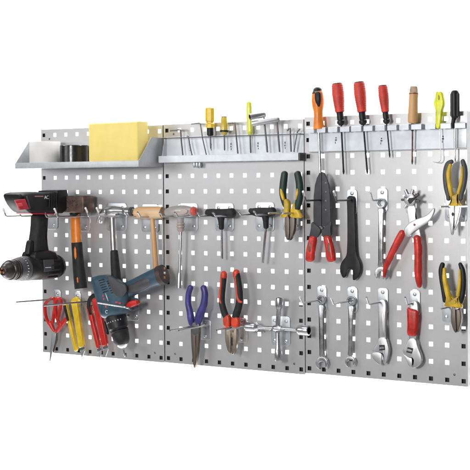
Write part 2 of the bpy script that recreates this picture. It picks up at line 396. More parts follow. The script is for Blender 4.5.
# ------------------------------------------------------------------ hooks
def rod(bm, p, L, r=.0021, up=.017, rise=0.0, back=0.0, lean=.009):
    if up <= 0: return sweep(bm, [p, p - Y * (L * .5) + Z * rise * .5, p - Y * L + Z * rise], [r], 12, ref=X)
    path = [p + Y * back, p - Y * (L * .5) + Z * rise * .5, p - Y * (L - .004) + Z * rise]
    for k in range(1, 6):
        a = math.pi / 2 * .85 * k / 5; path.append(p - Y * (L - .004 + .006 * math.sin(a)) + Z * (rise + .006 * (1 - math.cos(a))))
    path.append(path[-1] + Z * up - Y * lean)
    return sweep(bm, path, [r], 12, ref=X)
def rrect(x0, x1, z0, z1, r, n=5):
    out = []
    for cx, cz, a0 in ((x1 - r, z1 - r, 0), (x0 + r, z1 - r, 90), (x0 + r, z0 + r, 180), (x1 - r, z0 + r, 270)):
        for k in range(n + 1):
            a = math.radians(a0 + 90 * k / n); out.append((cx + r * math.cos(a), cz + r * math.sin(a)))
    return out
def hook(label, plate_px, rods, L, rod_y, group, tip=True, r=.0021, up=.015, rise=0, m=None, holes=True, dark=None):
    """plate_px: (x0, x1, y0, y1) as seen on the panel; rods: list of px x of the rod roots"""
    a = un(plate_px[0], plate_px[3], 0); b = un(plate_px[1], plate_px[2], 0)
    cx_, cz_ = (a.x + b.x) / 2, (a.z + b.z) / 2
    t = thing('tool_hook', Vector((cx_, 0, cz_)), label, 'hook', group)
    bm = B(); rr = min(.008, abs(b.x - a.x) * .45)
    extrude(bm, rrect(a.x, b.x, a.z, b.z, rr), X, Z, -Y, Vector((0, 0, 0)), .0004, .0026, .0008); add('back_plate', bm, m or M_zinc, t)
    if holes:
        w_ = b.x - a.x
        pts = [(cx_, b.z - .010), (cx_, a.z + .009)] if w_ < .035 else [(a.x + w_ * .2, a.z + .012), (b.x - w_ * .2, a.z + .012), (a.x + w_ * .2, b.z - .012), (b.x - w_ * .2, b.z - .012)]
        for hx, hz in pts:
            bm = B(); c = Vector((hx, 0, hz)); lathe(bm, c - Y * .0024, c - Y * .0042, [(0, .0042), (.5, .0042), (1, .0030)], 14)
            add('bolt', bm, M_satin, t)
    for rx in rods:
        p = un(rx, rod_y, 0.002); bm = B(); rod(bm, p, L, r, up, rise); o = add('rod', bm, dark or M_rod, t)
        if tip:
            bm = B(); q0 = p - Y * (L + .0022) + Z * (rise + .0066); q1 = q0 + Z * up - Y * .009
            lathe(bm, q0 + (q1 - q0) * .25, q1 + (q1 - q0) * .08, [(0, r * 1.02), (.03, r * 1.3), (.92, r * 1.3), (1, r * .8)], 12); add('tip_cap', bm, M_tip, o)
    return t
GU, GL, GS = 'double rod hooks of the upper row', 'double rod hooks of the lower row', 'single rod hooks for spanners'
hook('long double hook with white tips carrying the upside down black cordless drill', (39, 58, 201, 229), [42.0, 56.5], .140, 215, GU)
hook('double hook with white tips under the heavy club hammer with orange handle', (70, 90.5, 202, 231), [79, 90], .130, 216, GU)
hook('double hook with white tips under the chrome claw hammer', (107, 127, 203, 231), [115, 126], .108, 215.5, GU)
hook('double hook under the wooden mallet', (142, 159, 204, 232), [145, 158], .075, 216.3, GU, tip=False, up=.008)
hook('double hook under the clear handled socket driver', (180, 198, 203, 231), [182, 197], .085, 215.8, GU, tip=False, up=.006)
hook('double hook behind the black T handle nearest the socket driver', (215.5, 234, 203, 231), [217.5, 233], .080, 215.4, GU, tip=False, up=.004)
hook('double hook behind the black T handle nearest the green pliers', (256, 274.5, 202, 231), [258, 273.5], .080, 214.2, GU, tip=False, up=.004)
hook('double hook holding the green and yellow side cutters', (283, 301, 204, 231), [287, 301], .085, 212.5, GU, tip=False, up=0)
hook('long plain rod hook through the jaws of the red handled crimping tool', (322, 331, 188, 214), [326.5], .100, 200, GS, dark=M_rodd, up=.014)
hook('rod hook with zinc plate carrying the black open spanner', (347.5, 357.5, 189, 214), [353.5], .085, 200, GS, dark=M_rodd, up=.014)
hook('rod hook with zinc plate carrying the combination spanner beside the punch pliers', (377.5, 388, 188, 212), [382.5], .052, 200, GS, up=.013, tip=False)
hook('short rod hook hidden behind the red handled punch pliers', (406, 416, 192, 214), [411], .028, 199.5, GS, up=.004, tip=False)
hook('double hook holding the needle nose pliers at the right edge', (445.5, 467, 188, 222), [451, 466.5], .060, 206.3, GU, tip=False, up=0)
# lower row
hook('hook holding the red scissors', (54.5, 61.5, 290, 306), [58.5], .163, 298.8, GS, tip=False, up=0, dark=M_rodm, rise=.005)
hook('hook holding the two yellow snap off knives', (74.5, 81.5, 292, 308), [93], .195, 300.8, GS, tip=False, up=0, dark=M_rodm, rise=.004)
hook('hook holding the two red snap off knives', (92, 99, 300, 314), [96.5], .02, 305, GS, tip=False, up=0, dark=M_rodm)
dh_ = hook('angled bright hook carrying the blue drill', (126, 139.5, 298, 320), [], .1, 309, GL, tip=False)
bm = B(); wq = cat_rom([tuple(un(*q)) for q in ((133, 310, .002), (130.6, 309.4, .030), (129.0, 308.6, .062), (126.0, 307.4, .084), (112, 304.9, .088), (98.0, 302.6, .092))], 6)
sweep(bm, [Vector(q) for q in wq], [.0024], 12, ref=Z); add('rod', bm, M_rod, dh_)
hook('double hook holding the blue needle nose pliers', (200, 211.5, 320, 339.5), [200.5, 209], .130, 325, GL, tip=False, up=0)
hook('double hook holding the red and black combination pliers', (236.5, 248, 318, 342), [238, 247], .095, 326, GL, tip=False, up=0)
hook('wide four bolt plate with rods carrying the chrome cross wrench', (271.5, 290.5, 316.5, 345), [278, 290], .062, 329, GL, tip=False, up=0)
hook('rod hook carrying the spanner nearest the cross wrench', (317.5, 327, 286, 311), [322], .095, 299.6, GS, up=.010, tip=False)
hook('rod hook carrying the combination spanner second from the cross wrench', (347.5, 358, 287, 312), [352.5], .095, 300.5, GS, up=.010, tip=False)
hook('rod hook carrying the plain adjustable wrench', (378, 388.5, 288, 313), [382.3], .070, 301.8, GS, up=.012, tip=False)
hook('rod hook carrying the red handled adjustable wrench', (410, 420.5, 290, 315), [414], .036, 303, GS, up=.012, tip=False)
hook('double hook holding the yellow handled diagonal cutters in the lower right corner', (442.5, 464, 291, 322), [449, 463], .042, 307, GL, tip=False, up=0)

# ------------------------------------------------------------------ black cordless drill, axis standing out from the panels
XD = un(47.5, 262, 0.10).x
DR = thing('cordless_drill', unx(46, 210, XD), 'black cordless drill with red battery latch hanging upside down with its chuck pointing out', 'cordless drill')
def side(bm, pts, xc, w, bev, smooth=1):
    if smooth: pts = chaikin(pts, smooth)
    poly = [(q.y, q.z) for q in (unx(a, b, xc) for a, b in pts)]
    return extrude(bm, poly, Y, Z, X, Vector((xc, 0, 0)), -w / 2, w / 2, bev, 4)
bm = B(); side(bm, [(10.5, 195), (13, 192.5), (24, 191.6), (44, 192.6), (57, 191.5), (58.5, 200), (57.5, 209), (52, 213.5), (26, 213.8), (19.5, 211.5), (13.5, 203)], XD, .062, .010); add('battery', bm, M_black, DR)
bat = DR.children[-1]
bm = B(); side(bm, [(14.5, 200.0), (24.5, 199.0), (28.5, 209), (19.5, 210.2)], XD + .0325, .006, .0015, 0); o = add('battery_latch', bm, M_crimson, bat)
bm = B(); side(bm, [(16.5, 203.5), (21.5, 203), (23.0, 206), (18, 206.8)], XD + .036, .003, .0010, 0); add('release_button', bm, M_redink, o)
xf = XD + .0316
p = unx(35, 197.6, xf)
bm = B()
for k in range(7):
    q = unx(35.2 + k * 1.25, 196.3, xf); box(bm, xf - .0001, xf + .0004, q.y - .0015, q.y + .0015, q.z - .0011, q.z + .0011)
add('red_print', bm, M_pinkink, bat, flat=True)
text('white_print', 'AC', .0125, unx(44.3, 199.0, xf), Y, Z, M_ink, bat)
bm = B(); side(bm, [(22.5, 212.8), (47.0, 213.0), (46, 214.3), (25, 214.3)], XD, .054, .0015, 0); add('red_seam', bm, M_crimson, bat)
bm = B(); side(bm, [(47.6, 190.6), (57.6, 189.8), (59.4, 199), (58.4, 208), (53.2, 213.2), (47.0, 213.4)], XD, .067, .004, 0); add('slide_shoe', bm, M_black, DR)
for k in range(4):
    bm = B(); side(bm, [(49.4 + k * 2.2, 193), (50.3 + k * 2.2, 193), (50.0 + k * 2.2, 207), (49.1 + k * 2.2, 207)], XD + .0338, .0022, .0006, 0); add('rib', bm, M_rubber, DR.children[-1] if k == 0 else rib_p)
    if k == 0: rib_p = DR.children[-1]
bm = B(); side(bm, [(25.6, 196.0), (27.0, 196.0), (30.6, 208.6), (29.0, 208.6)], XD + .0312, .0026, .0006, 0); add('groove_trim', bm, M_grey, bat)
bm = B(); side(bm, [(30, 250.5), (48.5, 250), (51.5, 256), (52, 262), (29, 262), (27.5, 256)], XD, .050, .008, 1); add('grip_collar', bm, M_black, DR)
bm = B(); side(bm, [(34, 212), (45.5, 212), (44.5, 228), (44, 240), (47, 258), (31, 258), (31, 244), (33.5, 228)], XD, .036, .014, 1); add('grip', bm, M_rubber, DR)
bm = B(); side(bm, [(28.5, 240), (31.5, 240.5), (32.5, 246), (32, 256), (26, 256), (27, 248)], XD, .018, .005, 1); add('trigger', bm, M_black, DR)
# body
pa = unx(58.5, 266.0, XD); pb_ = unx(24, 268.5, XD)
R1 = .0325
bm = B(); lathe(bm, pa, pb_, [(0, R1 * .72), (.02, R1 * .86), (.08, R1 * .93), (.10, R1 * .80), (.13, R1 * .80), (.15, R1 * .97), (.55, R1), (.58, R1 * .9), (.62, R1 * .98), (.97, R1 * .95), (1, R1 * .85)], 32); add('motor_housing', bm, M_black, DR)
mh = DR.children[-1]
bm = B()
for k in range(6):
    a = math.radians(-50 + 20 * k); c = pa + (pb_ - pa) * .36 + X * (R1 * 1.0 * math.cos(a)) + Z * (R1 * 1.0 * math.sin(a))
    lathe(bm, c + Y * .020, c - Y * .020, [(0, .001), (.03, .0024), (.97, .0024), (1, .001)], 8)
add('housing_rib', bm, M_rubber, mh)
bm = B(); side(bm, [(43.5, 259.8), (53.5, 259.2), (54, 270.5), (44, 272.0)], XD + R1 * .97, .0035, .0012, 0); pl_ = add('side_plate', bm, M_grey, mh)
bm = B()
for k in range(5):
    q = unx(45.8 + k * 1.2, 267.6 - .05 * k, XD + R1 * 1.03); box(bm, q.x - .0002, q.x + .0005, q.y - .0014, q.y + .0014, q.z - .0010, q.z + .0010)
add('white_print', bm, M_ink, pl_, flat=True)
pc_ = unx(15.5, 269.5, XD)
bm = B(); R2 = .030
lathe(bm, pb_, pc_, [(0, R2), (.15, R2 * 1.04), (.3, R2 * .96), (.34, R2 * 1.0), (.75, R2 * .96), (1, R2 * .86)], 32); add('torque_collar', bm, M_grey, DR); tcol = DR.children[-1]
bm = B()
for k in range(14):
    a = math.radians(-80 + 14 * k); c = pb_ + (pc_ - pb_) * .5 + X * (R2 * .985 * math.cos(a)) + Z * (R2 * .985 * math.sin(a))
    lathe(bm, c + Y * .0018, c - Y * .0018, [(0, .0009), (1, .0009)], 6)
add('scale_marks', bm, M_ink, tcol)
pd_ = unx(2.5, 271.0, XD)
M_chuck = mat('burnished_chuck', (0.055, 0.047, 0.046), 0.35, 0.6, 0.2, 300, 0.3, 60)
bm = B(); lathe(bm, pc_, pd_, [(0, .0235), (.05, .0262), (.12, .0262), (.14, .0232), (.19, .0232), (.21, .0252), (.30, .0252), (.31, .0238), (.34, .0238), (.35, .0252), (.50, .0248), (.54, .0220), (.60, .0215), (.64, .0222), (.74, .0196), (.84, .0158), (.90, .0132), (.98, .0118), (1, .0105), (1, .005), (.9, .004)], 36); add('chuck', bm, M_chuck, DR); ck = DR.children[-1]
for a in (90, 210, 330):
    c = pd_ + X * (.0055 * math.cos(math.radians(a))) + Z * (.0055 * math.sin(math.radians(a)))
    bm = B(); lathe(bm, c + Y * .004, c - Y * .004, [(0, .0028), (.8, .0028), (1, .0015)], 8); add('chuck_jaw', bm, M_brass, ck)

# ------------------------------------------------------------------ club hammer
d = .062
a = un(57, 212.5, d); b = un(83.3, 195.8, d)
CH = thing('club_hammer', un(71, 213, d - .022), 'heavy club hammer with rusty block head and orange and black handle', 'hammer')
bm = B()
poly = [(a.x, a.z + .004), (a.x + .003, a.z), (b.x - .003, a.z), (b.x, a.z + .004), (b.x, b.z - .004), (b.x - .003, b.z), (a.x + .003, b.z), (a.x, b.z - .004)]
extrude(bm, poly, X, Z, -Y, Vector((0, 0, 0)), d - .046, d, .0035); hd = add('hammer_head', bm, M_rust, CH)
bm = B(); rr = random.Random(5)
for k in range(13):
    q = un(64.5 + rr.uniform(0, 13), 199.5 + rr.uniform(0, 8.5), d + .0002); s = rr.uniform(.001, .0026)
    an = rr.uniform(0, 3); e = X * math.cos(an) + Z * math.sin(an)
    lathe(bm, q - e * s * 2, q + e * s * 2, [(0, .0003), (.5, s * .45), (1, .0003)], 6, flat=.2)
add('stamped_mark', bm, M_dark, hd)
dh = d - .022
bm = B(); limb(bm, [(75.0, 211, dh, 5.6), (75.2, 214, dh, 5.4)], round_ends=True); add('black_collar', bm, M_black, CH)
bm = B(); limb(bm, [(75.4, 214, dh, 5.1), (75.7, 225, dh, 5.5), (76.2, 236, dh, 5.5), (76.6, 243.5, dh, 5.6)], flat=.8); add('handle', bm, M_orange, CH)
bm = B(); limb(bm, [(76.7, 242.5, dh, 5.9), (77.6, 255, dh, 6.0), (79.0, 270, dh, 6.5), (80.3, 282, dh, 6.9), (81.0, 288.5, dh, 6.8)], flat=.85, round_ends=False); g_ = add('rubber_grip', bm, M_rubber, CH)
for (x0, y0, l, w_) in ((75.0, 253, 6.3, 1.4), (77.3, 280, 2.8, .9)):
    bm = B(); lathe(bm, un(x0, y0 - l, dh + .0143), un(x0 + .6, y0 + l, dh + .0143), [(0, .0008), (.2, w_ * .0026), (.8, w_ * .0026), (1, .0008)], 12, flat=.6); add('orange_inlay', bm, M_orange, g_)

# ------------------------------------------------------------------ claw hammer
d = .032
H = thing('claw_hammer', un(113, 214, d), 'chrome claw hammer with black rubber grip hanging behind the blue drill', 'hammer')
bm = B(); limb(bm, [(112.4, 216, d, 3.3), (112.9, 228, d, 3.1), (113.6, 243, d, 3.1), (114.2, 255, d, 3.1)], 12); add('shaft', bm, M_head, H)
bm = B(); limb(bm, [(114.2, 252, d, 3.9), (114.9, 262, d, 4.4), (116.0, 275, d, 4.8), (117, 286, d, 4.9), (117.6, 293, d, 4.6)], 16); add('rubber_grip', bm, M_rubber, H)
bm = B(); limb(bm, [(131.5, 211.5, d, 4.0), (126.5, 211.3, d, 4.0), (123.5, 210.9, d, 3.3), (118, 210.6, d, 4.1), (113, 210.9, d, 5.1), (107, 211.6, d, 4.6), (103, 212.8, d + .003, 3.3)], 18); hh_ = add('hammer_head', bm, M_head, H)
bm = B(); lathe(bm, un(130.6, 211.6, d), un(133.2, 211.6, d), [(0, .0112), (.2, .0120), (.85, .0120), (1, .0105)], 24); add('striking_face', bm, M_dsteel, hh_)
for s_, dd_ in ((0, .006), (1, -.010)):
    bm = B(); limb(bm, [(106 + s_ * 2.6, 211.6, d + dd_ * .6, 3.0), (102 + s_ * 2.2, 213.3, d + dd_, 2.2), (99.2 + s_ * 2.6, 217, d + dd_, 1.7), (97.2 + s_ * 3.2, 222.3, d + dd_, .8)], 12, flat=1.3); add('claw', bm, M_head, hh_)
bm = B(); plate(bm, [(108, 213), (118, 213), (117, 217.5), (109, 217.5)], d - .010, d + .010, .003, 1); add('socket', bm, M_head, hh_)

# ------------------------------------------------------------------ wooden mallet
d = .030
Mt = thing('wooden_mallet', un(153, 217, d), 'small pale wooden mallet with barrel head hanging left of the panel joint', 'mallet')
bm = B(); pA, pB = un(136.3, 212.9, d), un(162.5, 212.5, d)
r0 = 6.0 * mpp(pA)
lathe(bm, pA, pB, [(0, r0 * .90), (.03, r0 * .96), (.12, r0), (.15, r0 * .97), (.17, r0 * 1.02), (.5, r0 * 1.05), (.83, r0 * 1.02), (.85, r0 * .97), (.88, r0), (.97, r0 * .96), (1, r0 * .90)], 32); mh_ = add('mallet_head', bm, M_woodx, Mt)
bm = B(); lathe(bm, pB - X * .0002, pB + X * .0006, [(0, r0 * .88), (1, r0 * .86)], 28); add('end_face', bm, M_woodend, mh_)
bm = B(); limb(bm, [(152.3, 217, d, 2.2), (153.4, 232, d, 2.4), (154.8, 252, d, 2.6), (156.2, 272, d, 2.8), (157, 283, d, 2.8)], 14); add('handle', bm, M_wood, Mt)

# ------------------------------------------------------------------ clear handled T socket driver
d = .032
T = thing('socket_driver', un(181, 217, d), 'T handle socket driver with clear smoky grip and red end cap', 'socket driver')
bm = B(); limb(bm, [(167.5, 212.3, d, 4.0), (173, 211.6, d, 5.4), (182, 211.2, d, 6.0), (189, 211.2, d, 5.0), (192, 211.3, d, 4.3)], 20); hh_ = add('clear_handle', bm, M_clear, T)
bm = B(); plate(bm, [(171, 211.5), (174, 208.8), (181, 208.2), (187, 209.6), (188, 211.6), (185, 214.2), (177, 215), (172.5, 213.8)], d + .0128, d + .0142, .0006, 2); add('oval_inlay', bm, M_pink, hh_)
bm = B(); lathe(bm, un(191, 211.3, d), un(196.2, 211.3, d), [(0, .0085), (.3, .0105), (.75, .0105), (1, .007)], 20); add('end_cap', bm, M_rednub, hh_)
bm = B(); limb(bm, [(180.5, 216, d, 4.0), (180.6, 222, d, 3.3)], 18); add('neck', bm, M_clear, T)
bm = B(); pA, pB = un(180.6, 222.5, d), un(180.9, 232, d); m_ = mpp(pA)
lathe(bm, pA, pB, [(0, 3 * m_), (.08, 4.2 * m_), (.2, 4.2 * m_), (.28, 3.2 * m_), (.36, 4.1 * m_), (.5, 4.1 * m_), (.58, 3.1 * m_), (.66, 3.8 * m_), (.8, 3.7 * m_), (1, 2.2 * m_)], 22); add('ribbed_collar', bm, M_pink, T)
bm = B(); limb(bm, [(180.9, 231, d, 1.4), (180.4, 250, d, 1.4), (179.8, 270, d, 1.4), (179.6, 274, d, 1.4)], 12); add('shaft', bm, M_satin, T)
bm = B(); pA, pB = un(179.7, 272, d), un(179.2, 288, d)
lathe(bm, pA, pB, [(0, 1.5 * m_), (.12, 2.3 * m_), (1, 2.5 * m_), (1, 1.7 * m_), (.8, 1.6 * m_)], 16); add('hex_socket', bm, M_satin, T)

# ------------------------------------------------------------------ black T handles
def t_handle(pts_handle, stem_x, y0, y1, stem_dx, label, fl=.85):
    d = .024
    t = thing('t_handle_key', un(stem_x, y0, d), label, 't handle key', 'black T handle keys on the upper row')
    bm = B(); limb(bm, [(a, b, d, r) for a, b, r in pts_handle], 18, flat=1.0); add('rubber_handle', bm, M_rubber, t)
    bm = B(); limb(bm, [(stem_x - .4, y0 - 1, d, 3.8), (stem_x - .2, y0 + 3, d, 3.0), (stem_x, y0 + 9, d, 2.6)], 14); add('neck', bm, M_rubber, t)
    bm = B(); p0, p1 = un(stem_x, y0 + 8, d), un(stem_x + stem_dx, y1, d); lathe(bm, p0, p1, [(0, 1.35 * mpp(p0)), (.985, 1.35 * mpp(p0)), (1, .9 * mpp(p0))], 6); add('hex_shaft', bm, M_rod, t)
t_handle([(207.9, 212.6, 3.5), (212, 212.8, 4.0), (220, 213.3, 4.4), (227, 213.3, 4.6), (232.5, 212.9, 4.8)], 221.4, 219, 259, .6, 'black T handle hex key directly right of the clear handled socket driver')
t_handle([(250.5, 210.5, 2.4), (254, 211.8, 3.9), (262, 212.4, 4.8), (269, 212.2, 4.6), (273, 211.2, 4.2)], 266, 218, 263, -3.2, 'black T handle hex key next to the green and yellow side cutters')

# ------------------------------------------------------------------ middle key tray
x0 = un(166.5, 150, .001).x; x1 = un(304.0, 145, .001).x
TD = .026
zb_ = un(232, 161.5, TD).z; ztip = un(232, 154.6, TD).z; zw = un(232, 136.0, TD - .002).z; ztb = un(232, 121, .002).z
tr = thing('tool_tray', Vector((x0, 0, zb_)), 'pale steel tray with a wire rail across the middle panel holding hex keys', 'tool tray')
bm = B(); box(bm, x0, x1, -.0022, -.0008, zb_, zw + .004); add('back_plate', bm, M_white, tr, flat=True)
bm = B(); extrude(bm, [(-.0023, zb_ + .0003), (-TD, zb_ + .0003), (-TD - .0008, zb_ + .0012), (-TD - .0008, ztip), (-TD + .0004, ztip + .0004), (-TD + .0004, zb_ + .0016), (-.0023, zb_ + .0016)], Y, Z, X, Vector((x0 - .006, 0, 0)), 0, x1 - x0 + .005); add('channel', bm, M_white, tr, sharp=25)
bm = B(); extrude(bm, [(-.0016, zb_ - .001), (-TD - .0015, zb_ - .001), (-TD - .0015, ztip + .001), (-.0016, ztip + .001)], Y, Z, X, Vector((x1, 0, 0)), 0, .004, .0006); add('end_cap', bm, M_grey, tr)
bm = B(); extrude(bm, [(-.0026, zb_ + .0017), (-TD + .0003, zb_ + .0017), (-.010, zw), (-.0026, zw)], Y, Z, X, Vector((x0 + .0005, 0, 0)), 0, .0012); add('end_plate', bm, M_white, tr)
bm = B(); yw = -TD + .003
sweep(bm, [Vector((x0 + .001, -.002, zw)), Vector((x0 + .001, yw + .004, zw)), Vector((x0 + .0023, yw + .001, zw)), Vector((x0 + .005, yw, zw)), Vector((x1 - .005, yw, zw)), Vector((x1 - .0023, yw + .001, zw)), Vector((x1 - .001, yw + .004, zw)), Vector((x1 - .001, -.002, zw))], [.0012], 10, ref=Z); add('wire_rail', bm, M_rodd, tr)
for k, px in enumerate((190, 211, 231, 258, 285)):
    bm = B(); q = un(px, 147 - k * .6, .0025)
    box(bm, q.x - .0012, q.x + .0012, q.y - .0002, q.y + .0006, q.z + .002, q.z + .007); box(bm, q.x - .0016, q.x + .0010, q.y - .0002, q.y + .0006, q.z - .004, q.z); box(bm, q.x - .0004, q.x + .0012, q.y - .0002, q.y + .0006, q.z - .010, q.z - .006)
    add('mounting_slot', bm, M_grey, tr, flat=True)
bm = B(); q = un(197, 165.2, .010); 
for s_ in (-1, 0, 1): lathe(bm, q + X * s_ * .008 + Z * .006, q + X * s_ * .008 - Z * .006, [(0, .003), (.6, .004), (1, .002)], 10)
add('mounting_tab', bm, M_zinc, tr)

# hex keys standing in the tray
KD = .018
def bend(pts, r, label, m=None, d0=KD, d1=KD, round_=6, hexs=True):
    w_ = []
    for i, q in enumerate(pts):
        t = i / (len(pts) - 1); w_.append(un(q[0], q[1], q[2] if len(q) > 2 else d0 + (d1 - d0) * t))
    path = [w_[0]]
    for i in range(1, len(w_) - 1):
        a, b, c = w_[i - 1], w_[i], w_[i + 1]; R = min(.004, (b - a).length * .4, (c - b).length * .4)
        p0 = b + (a - b).normalized() * R; p1 = b + (c - b).normalized() * R
        for k in range(6):
            s = k / 5; path.append(p0 * (1 - s) ** 2 + b * 2 * s * (1 - s) + p1 * s * s)
    path.append(w_[-1])
    t = thing('hex_key', w_[-1], label, 'hex key', 'bent hex keys standing in the wire rail tray')
    bm = B(); sweep(bm, path, [r * 1.25], 6, ref=Y); add('bent_bar', bm, m or M_rodd, t, sharp=35)
    return t
bend([(170.3, 130.6), (180.4, 129.4), (181.2, 141), (182.8, 155.2)], .0017, 'leftmost bent hex key in the tray, its short arm pointing left below the black hole')
bend([(187, 136.4), (188.4, 136), (189.6, 145), (192.0, 155.2)], .0014, 'short thin hex key just left of the tall key bent to the left')
bend([(191.3, 124.0), (200.2, 122.9), (202.6, 139), (206.3, 154.8)], .0013, 'tall thin hex key in the tray left of the opaque yellow screwdriver')
bend([(228, 123.4), (234.6, 122.6), (236.2, 137), (237.8, 153.6)], .0017, 'tall hex key in the tray just right of the black ringed screwdriver')
bend([(287.2, 130.5), (290, 127.5), (290.4, 137), (291.0, 151.8)], .0018, 'hex key in the tray right of the socket wrenches, standing upright')
bend([(300, 129.0), (297.3, 131.5), (296.2, 138), (293.8, 151.8)], .0013, 'rightmost thin hex key in the tray, leaning left towards its foot')
def socket_wrench(o, c, sx, sy, dfront, label, r=.0078):
    a, b = un(o[0], o[1], dfront), un(c[0], c[1], KD + .003)
    t = thing('angled_socket_wrench', un(sx, sy, KD), label, 'socket wrench', 'chrome angled socket wrenches in the tray')
    bm = B(); lathe(bm, b, a, [(0, r * .80), (.03, r * .95), (.10, r), (.45, r), (.5, r * 1.0), (.97, r), (1, r * .96), (1, r * .72), (.72, r * .70), (.72, .0001)], 28, cap=False)
    add('socket_tube', bm, M_satin, t)
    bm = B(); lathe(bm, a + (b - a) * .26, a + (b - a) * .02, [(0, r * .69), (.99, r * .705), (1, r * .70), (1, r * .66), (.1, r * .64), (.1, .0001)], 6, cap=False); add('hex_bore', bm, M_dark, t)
    bm = B(); pe = un(sx, sy, KD); ps = b + (a - b) * .10
    sweep(bm, [ps, ps + (pe - ps) * .1, pe], [.0021], 12, ref=Y); add('stem', bm, M_rodd, t)
socket_wrench((249.8, 117.0), (265.2, 114.2), 267.4, 152.4, .052, 'upper chrome angled socket wrench, its open end in front of the lime handle', .0074)
socket_wrench((251.8, 124.0), (279.6, 119.2), 279.6, 152.0, .052, 'lower and longer chrome angled socket wrench with its open end under the other', .0068)
# screwdrivers in the tray
d = KD
t = thing('screwdriver', un(210.5, 148, d), 'opaque yellow screwdriver with black collar standing in the tray', 'screwdriver')
pA, pB = un(210.0, 107.6, d), un(210.0, 128.0, d); m_ = mpp(pA)
bm = B(); lathe(bm, pA, pB, [(0, 4.0 * m_), (.04, 4.7 * m_), (.5, 4.9 * m_), (.66, 4.7 * m_), (.70, 3.9 * m_), (.76, 3.9 * m_), (.8, 4.5 * m_), (1, 4.3 * m_)], 8); add('handle', bm, M_yellow, t, sharp=25)
bm = B(); lathe(bm, un(210.2, 127.8, d), un(210.3, 135.9, d), [(0, 3.2 * m_), (.1, 3.4 * m_), (.9, 3.3 * m_), (1, 2.4 * m_)], 18); add('collar', bm, M_black, t)
bm = B(); lathe(bm, un(210.3, 135, d), un(210.8, 149, d), [(0, .7 * m_), (.92, .7 * m_), (1, .4 * m_)], 10); add('shaft', bm, M_rodd, t)
t = thing('screwdriver', un(224.6, 150, d), 'small translucent yellow screwdriver with a black ring standing in the tray', 'screwdriver')
pA, pB = un(224.2, 116.9, d), un(224.3, 135.2, d)
bm = B(); lathe(bm, pA, pB, [(0, 2.7 * m_), (.05, 3.2 * m_), (.45, 3.6 * m_), (.68, 4.1 * m_), (.80, 3.9 * m_), (.92, 2.6 * m_), (1, 2.0 * m_)], 12); h_ = add('handle', bm, mat('amber_translucent_plastic', (0.78, 0.58, 0.08), 0.22, 0, 0.05, 100, 0.15, 20, coat=.4, trans=.25), t)
bm = B(); lathe(bm, un(224.3, 130.2, d), un(224.3, 132.0, d), [(0, 4.05 * m_), (.1, 4.3 * m_), (.9, 4.25 * m_), (1, 3.9 * m_)], 18); add('black_ring', bm, M_black, h_)
bm = B(); lathe(bm, un(224.2, 116.3, d), un(224.2, 117.6, d), [(0, 2.2 * m_), (.2, 2.8 * m_), (1, 2.9 * m_)], 14); add('end_cap', bm, M_brown, h_)
bm = B(); lathe(bm, un(224.3, 134.8, d), un(224.6, 150.5, d), [(0, .75 * m_), (.92, .75 * m_), (1, .4 * m_)], 10); add('shaft', bm, M_rodd, t)
t = thing('screwdriver', un(250.8, 152, d - .006), 'lime yellow flat handled screwdriver behind the open ends of the socket wrenches', 'screwdriver')
d2 = d - .006
bm = B(); limb(bm, [(249.0, 103.5, d2, 2.7), (249.1, 110, d2, 3.0), (249.4, 120, d2, 2.7), (249.7, 128, d2, 2.8), (249.9, 131.5, d2, 2.8)], 16, flat=.75); h_ = add('handle', bm, M_lime, t)
bm = B(); limb(bm, [(249.9, 132, d2, 2.5), (250, 133.6, d2, 2.2)], 14); add('ferrule', bm, M_lime, t)
bm = B(); lathe(bm, un(250, 133.8, d2), un(250.8, 153, d2), [(0, .8 * m_), (.95, .8 * m_), (1, .5 * m_)], 10); add('shaft', bm, M_rodd, t)

# ------------------------------------------------------------------ right screwdriver rail
RD = .0215
xa = un(309.3, 152, .001).x; xb = un(467.3, 146, .001).x
xm = un(388, 140, RD).x
zt_t = un(388, 124.8, RD).z; zt_b = un(388, 130.4, RD).z; zb_b = un(388, 150.2, RD * .4).z
rl = thing('screwdriver_rail', Vector((xa, 0, zb_b)), 'white steel tool rail with folded front tabs holding screwdrivers on the right panel', 'tool rail')
bm = B(); box(bm, xa, xb, -.0022, -.0008, zb_b, zt_t - .001); add('back_plate', bm, M_white, rl, flat=True)
bm = B(); extrude(bm, [(-.0024, zb_b), (-.0024, zb_b + .0012), (-.013, zb_b + .0012), (-.0142, zb_b + .0004), (-.0142, zb_b - .0004), (-.013, zb_b)], Y, Z, X, Vector((xa, 0, 0)), 0, xb - xa); add('bottom_lip', bm, M_shelf, rl, sharp=25)
bm = B(); box(bm, xa, xb, -RD * .42, -.0024, zt_t - .0013, zt_t - .0001); add('top_shelf', bm, M_white, rl, flat=True)
tabs = [(306.0, 313.8), (316.8, 325.2), (328.0, 337.2), (340, 349.2), (351, 361.2), (363.4, 372.4), (375.2, 384.6), (387.2, 396.4), (399.2, 408.6), (411.2, 421.2), (425.2, 435.2), (440.4, 450.8), (454.6, 465)]
for a, b in tabs:
    qa, qb = un(a, 128, RD).x, un(b, 128, RD).x
    bm = B(); extrude(bm, [(-RD * .42, zt_t), (-RD + .002, zt_t), (-RD, zt_t - .002), (-RD, zt_b), (-RD + .0012, zt_b), (-RD + .0012, zt_t - .0024), (-RD + .0024, zt_t - .0012), (-RD * .42, zt_t - .0012)], Y, Z, X, Vector((qa, 0, 0)), 0, qb - qa); add('front_tab', bm, M_white, rl, sharp=30)
